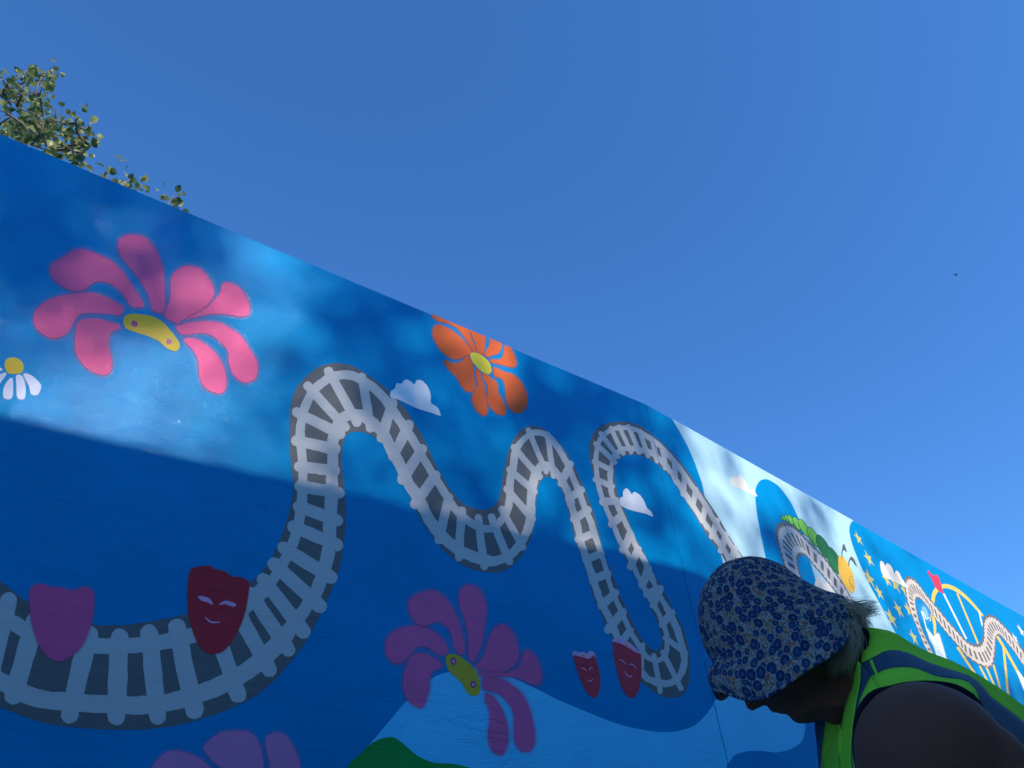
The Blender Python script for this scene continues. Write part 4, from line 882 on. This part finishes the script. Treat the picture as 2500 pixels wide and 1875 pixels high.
HT = [((1822, 1381), (1826, 1380), .004, 0, 0), ((1790, 1389), (1862, 1379), .040, 0, 0), ((1750, 1414), (1900, 1385), .072, 0, 0), ((1722, 1450), (1938, 1402), .092, 0, 0), ((1708, 1490), (1968, 1424), .103, .004, 0), ((1707, 1530), (1998, 1439), .109, .010, 0), ((1718, 1578), (2026, 1450), .112, .020, 0),
      ((1744, 1622), (2052, 1459), .115, .034, .002), ((1741, 1636), (2066, 1466), .121, .045, .004), ((1732, 1652), (2077, 1476), .127, .058, .005), ((1732, 1672), (2085, 1488), .131, .072, .006), ((1745, 1694), (2089, 1503), .133, .083, .006)]
HTs = crom([(f[0], f[1], b[0], b[1], w_, sg_, fl) for f, b, w_, sg_, fl in HT], False, 4)
rings = []; NK = 96
for i, (fx, fy, bx, by, w_, sg_, fl) in enumerate(HTs):
    f, b = SH(fx, fy), SH(bx, by); c = (f + b) * .5; h = (f - b) * .5; r_ = []
    for k in range(NK):
        th = 2 * math.pi * k / NK
        cs, sn = math.cos(th), math.sin(th)
        p = c + h * cs + AX * (w_ * sn) + dn * (sg_ * (abs(sn) ** 1.6) * (1.0 if sn < 0 else -.35))
        p += dn * (fl * math.sin(5 * th + .6)) + (h.normalized() * cs + AX * sn) * (noise.noise(Vector((cs * 2.2, sn * 2.2, i * .09))) * .0045)
        r_.append(p)
    rings.append(r_)
bm = bmesh.new(); lay = bm.verts.layers.float_vector.new('cloth'); rows = ring_mesh(bm, rings, False); bm.faces.new(rows[0][::-1]); acc = 0.0
for i, row in enumerate(rows):
    if i: acc += (rings[i][24] - rings[i - 1][24]).length * .5 + (rings[i][72] - rings[i - 1][72]).length * .5
    for k, v in enumerate(row):       # flat fabric coordinates: side panels wrap, top is a disc
        th = 2 * math.pi * k / NK; R_ = acc + .004
        v[lay] = Vector((R_ * math.cos(th), R_ * math.sin(th), 0)) if acc < .085 else Vector((((th - math.pi / 2) % (2 * math.pi)) * .112 + .3, acc, 0))
bmesh.ops.recalc_face_normals(bm, faces=bm.faces)
hat = finish(bm, 'hat', M_hat, person, True)
md = hat.modifiers.new('thickness', 'SOLIDIFY'); md.thickness = .0025; md.offset = -1
bm = bmesh.new(); rim = rings[-1]; tube(bm, [rim[k % NK] for k in range(NK + 1)], [.0026] * (NK + 1), 6)
ed = finish(bm, 'brim_edge', None, None, True); ed.data.transform(Matrix.Translation(-person.location)); ed.parent = hat
a = ed.data.attributes.new('cloth', 'FLOAT_VECTOR', 'POINT'); a.data.foreach_set('vector', [x for v in ed.data.vertices for x in v.co]); ed.data.materials.append(M_hat)

# --- hair
def hair_mat():
    m, t, b = new_mat('ash_blond_hair'); b.inputs['Roughness'].default_value = .4; b.inputs['Specular IOR Level'].default_value = .4
    at = t.nodes.new('ShaderNodeAttribute'); at.attribute_name = 'tint'; mx = t.nodes.new('ShaderNodeMix'); mx.data_type = 'RGBA'
    mx.inputs[6].default_value = (.42, .25, .15, 1); mx.inputs[7].default_value = (1.0, .78, .54, 1); t.links.new(at.outputs['Fac'], mx.inputs[0]); t.links.new(mx.outputs[2], b.inputs['Base Color']); return m
M_hair = hair_mat()
rs = random.Random(21); V, Fc, T = [], [], []
def strand(ctrl, r0, tint):
    q = crom([tuple(p) for p in ctrl], False, 4); q = [Vector(p) for p in q]; o = len(V)
    for i, p in enumerate(q):
        t = (q[min(i + 1, len(q) - 1)] - q[max(i - 1, 0)]).normalized(); s = t.cross(AX).normalized(); rr = r0 * (1 - i / (len(q) - 1)) ** .7 + .00003
        for v in (s, -s * .5 + AX * .87, -s * .5 - AX * .87): V.append(p + v * rr - person.location); T.append(tint)
    for i in range(len(q) - 1):
        for k in range(3): Fc.append((o + i * 3 + k, o + i * 3 + (k + 1) % 3, o + i * 3 + 3 + (k + 1) % 3, o + i * 3 + 3 + k))
groups = [ # control points in photo pixels, spread, count, side offset range, tint range
    ([(2050, 1500), (2092, 1503), (2120, 1500), (2142, 1498)], (10, 7, 7, 9), 170, (-.06, .0), (.25, .85)),
    ([(2062, 1510), (2095, 1512), (2115, 1522), (2122, 1532)], (10, 8, 8, 10), 190, (-.06, .01), (.2, .8)),
    ([(2060, 1520), (2085, 1525), (2095, 1545), (2088, 1568)], (8, 6, 7, 10), 120, (-.06, .01), (.15, .7)),
    ([(2072, 1520), (2108, 1525), (2118, 1545), (2112, 1572)], (8, 6, 5, 6), 50, (-.03, .02), (.3, .9)),
    ([(2030, 1560), (2068, 1575), (2085, 1612), (2078, 1660)], (14, 11, 12, 14), 420, (-.085, -.04), (.1, .75)),
    ([(2045, 1552), (2088, 1562), (2104, 1592), (2098, 1630)], (10, 9, 8, 9), 260, (-.075, -.02), (.1, .7)),
    ([(2020, 1580), (2045, 1600), (2060, 1640), (2045, 1665)], (12, 10, 10, 14), 220, (-.09, -.06), (.02, .35)),
    ([(1990, 1600), (2020, 1615), (2050, 1650), (2085, 1642)], (10, 10, 8, 8), 50, (-.09, -.07), (.02, .3))]
for ctrl, spr, n_, (o0, o1), (t0, t1) in groups:
    for _ in range(n_):
        gx, gy, od = rs.gauss(0, 1), rs.gauss(0, 1), rs.uniform(o0, o1)
        pts_ = [SH(x + s_ * gx * .8 + rs.gauss(0, s_ * .25), y + s_ * gy * .8 + rs.gauss(0, s_ * .25)) + AX * od for (x, y), s_ in zip(ctrl, spr)]
        strand(pts_, .00042, rs.uniform(t0, t1))
me = bpy.data.meshes.new('hair'); me.from_pydata(V, [], Fc); a = me.attributes.new('tint', 'FLOAT', 'POINT'); a.data.foreach_set('value', T)
for p in me.polygons: p.use_smooth = True
link('hair', me, M_hair, person)

# --- vest: cloth lofted between seams; the far half mirrors the near half
def curve3(txt, d, n=44):
    pts_ = [tuple(map(float, tk.split(','))) for tk in txt.split()]
    q = crom([tuple(SP(x, y, d)) for x, y in pts_], False, 8); q = [Vector(p) for p in q]
    L_ = [0]
    for a, b in zip(q, q[1:]): L_.append(L_[-1] + (b - a).length)
    out = []
    for k in range(n):
        s = L_[-1] * k / (n - 1); i = max(0, min(len(q) - 2, next((j for j in range(len(L_) - 1) if L_[j + 1] >= s), len(q) - 2)))
        out.append(q[i].lerp(q[i + 1], (s - L_[i]) / max(1e-9, L_[i + 1] - L_[i])))
    return out
def mirror(p): return p + AX * (2 * (HALF - (p - S1).dot(AX)))
def loft(name, curves, mat, parent, m=6, i0=0, i1=None, mir=False, thick=.002, smooth_from=None):
    """surface through curves; only the strip between curve i0 and i1 is built, so neighbours join smoothly"""
    i1 = len(curves) - 1 if i1 is None else i1; n = len(curves[0]); rows = []
    for ci in range(i0, i1):
        g = lambda k: curves[max(0, min(len(curves) - 1, k))]
        for j in range(m + (1 if ci == i1 - 1 else 0)):
            t = j / m; t2, t3 = t * t, t * t * t
            rows.append([.5 * (2 * g(ci)[k] + (g(ci + 1)[k] - g(ci - 1)[k]) * t + (2 * g(ci - 1)[k] - 5 * g(ci)[k] + 4 * g(ci + 1)[k] - g(ci + 2)[k]) * t2 + (3 * g(ci)[k] - g(ci - 1)[k] - 3 * g(ci + 1)[k] + g(ci + 2)[k]) * t3) for k in range(n)])
    bm = bmesh.new()
    sets = [rows] + ([[[mirror(p) for p in r] for r in rows]] if mir else [])
    for rw in sets:
        vv = [[bm.verts.new(p) for p in r] for r in rw]
        for a, b in zip(vv, vv[1:]):
            for k in range(n - 1): bm.faces.new((a[k], a[k + 1], b[k + 1], b[k]))
    bmesh.ops.remove_doubles(bm, verts=bm.verts, dist=1e-5); bmesh.ops.recalc_face_normals(bm, faces=bm.faces)
    me = bpy.data.meshes.new(name); bm.to_mesh(me); bm.free(); me.transform(Matrix.Translation(-person.location))
    for p in me.polygons: p.use_smooth = True
    o = link(name, me, mat, parent); md = o.modifiers.new('thickness', 'SOLIDIFY'); md.thickness = thick; md.offset = 0
    return o
sil = curve3('2112,1532 2150,1538 2185,1548 2225,1574 2270,1597 2325,1618 2370,1642 2440,1684 2500,1728 2600,1800 2720,1905 2840,2060 2920,2260', HALF)
btop = curve3('2104,1620 2132,1607 2160,1592 2190,1589 2225,1599 2260,1616 2310,1634 2365,1651 2395,1674 2420,1704 2450,1726 2500,1766 2600,1860 2700,1985 2780,2140 2830,2330', .115)
bbot = curve3('2128,1651 2146,1643 2165,1635 2200,1630 2240,1634 2280,1651 2320,1658 2355,1662 2378,1680 2390,1712 2408,1742 2440,1771 2480,1815 2560,1910 2640,2040 2700,2190 2740,2370', .065)
arm = curve3('2150,1688 2180,1677 2210,1670 2260,1666 2320,1671 2355,1684 2385,1706 2400,1737 2430,1790 2450,1825 2458,1875 2452,1940 2430,2020 2440,2120 2500,2260 2560,2420', .012)
near = [sil, btop, bbot, arm]
back4 = [mirror(p) for p in btop]
allc_ = [back4, sil, btop, bbot, arm]
vest = loft('vest', allc_, M_vest, person, 7, 1, 2, True)
loft('vest_panel', allc_, M_vest, vest, 6, 3, 4, True)
loft('dark_band', allc_, M_band, vest, 6, 2, 3, True, .0026)
fe = curve3('2094,1614 2086,1640 2081,1677 2070,1704 2061,1737 2052,1786 2049,1830 2052,1880 2090,2000 2200,2190 2340,2380', .13)
n1 = curve3('2102,1622 2103,1650 2100,1677 2094,1706 2089,1737 2083,1786 2080,1830 2084,1885 2120,1990 2240,2160 2400,2370', .085)
n2 = curve3('2128,1650 2120,1665 2112,1682 2102,1706 2092,1742 2085,1790 2083,1834 2088,1888 2130,1985 2260,2140 2430,2365', .07)
al = curve3('2150,1688 2132,1692 2117,1702 2104,1717 2092,1745 2085,1795 2087,1840 2096,1895 2150,1975 2290,2110 2470,2360', .014)
ff = [fe, n1, n2, al]
loft('front_panel', ff, M_vest, vest, 4, 0, 1, False); loft('dark_band', ff, M_band, vest, 3, 1, 2, False); loft('front_panel', ff, M_vest, vest, 4, 2, 3, False)
g0 = curve3('1991,1758 1990,1777 1996,1822 2001,1876 2030,2010 2160,2200', .27); g1 = curve3('2022,1728 2016,1776 2009,1815 2007,1850 2040,2000 2180,2190', .25)
g2 = curve3('2021,1729 2015,1776 2010,1812 2007,1850 2010,1890 2060,2040', .235); g3 = curve3('2051,1731 2054,1765 2053,1800 2050,1850 2056,1900 2100,2030', .19)
loft('dark_band', [g0, g1], M_band, vest, 4); loft('front_panel', [g2, g3], M_vest, vest, 4)
g4 = curve3('2008,1850 2012,1880 2050,2020', .23); g5 = curve3('2054,1780 2056,1860 2100,2000', .12)
loft('front_panel', [g4, g5], M_vest, vest, 5)
def ribbon(name, txt, d, r, mat, mir=True, flat=None):
    c = curve3(txt, d, 40)
    if mir == 2: c = [mirror(p) for p in c]
    bm = bmesh.new(); tube(bm, c, [r] * len(c), 8)
    me = bpy.data.meshes.new(name); bm.to_mesh(me); bm.free(); me.transform(Matrix.Translation(-person.location))
    for p in me.polygons: p.use_smooth = True
    return link(name, me, mat, vest)
ribbon('piping', '2104,1900 2093,1850 2090,1800 2096,1752 2110,1720 2130,1697 2152,1688 2180,1682 2210,1675 2260,1671 2320,1676 2354,1690 2380,1710 2396,1740 2425,1793 2444,1828 2452,1876 2446,1940', .006, .0052, M_pipe, 1)
ribbon('piping', '2104,1900 2093,1850 2090,1800 2096,1752 2110,1720 2130,1697 2152,1688 2180,1682 2210,1675 2260,1671 2320,1676 2354,1690 2380,1710 2396,1740 2425,1793 2444,1828 2452,1876 2446,1940', .006, .0052, M_pipe, 2)
ribbon('collar', '2092,1552 2104,1541 2113,1546 2111,1565 2108,1585 2101,1602 2095,1618', .14, .0062, M_pipe, 1)
ribbon('collar', '2092,1552 2104,1541 2113,1546 2111,1565 2108,1585 2101,1602 2095,1618', .14, .0062, M_pipe, 2)
ribbon('seam', '2126,1612 2138,1640 2150,1662 2166,1684', .06, .0022, M_vest, False)
ribbon('seam', '2114,1538 2122,1575 2112,1600 2098,1618', .145, .0018, M_vest, False)
# shoulder tab
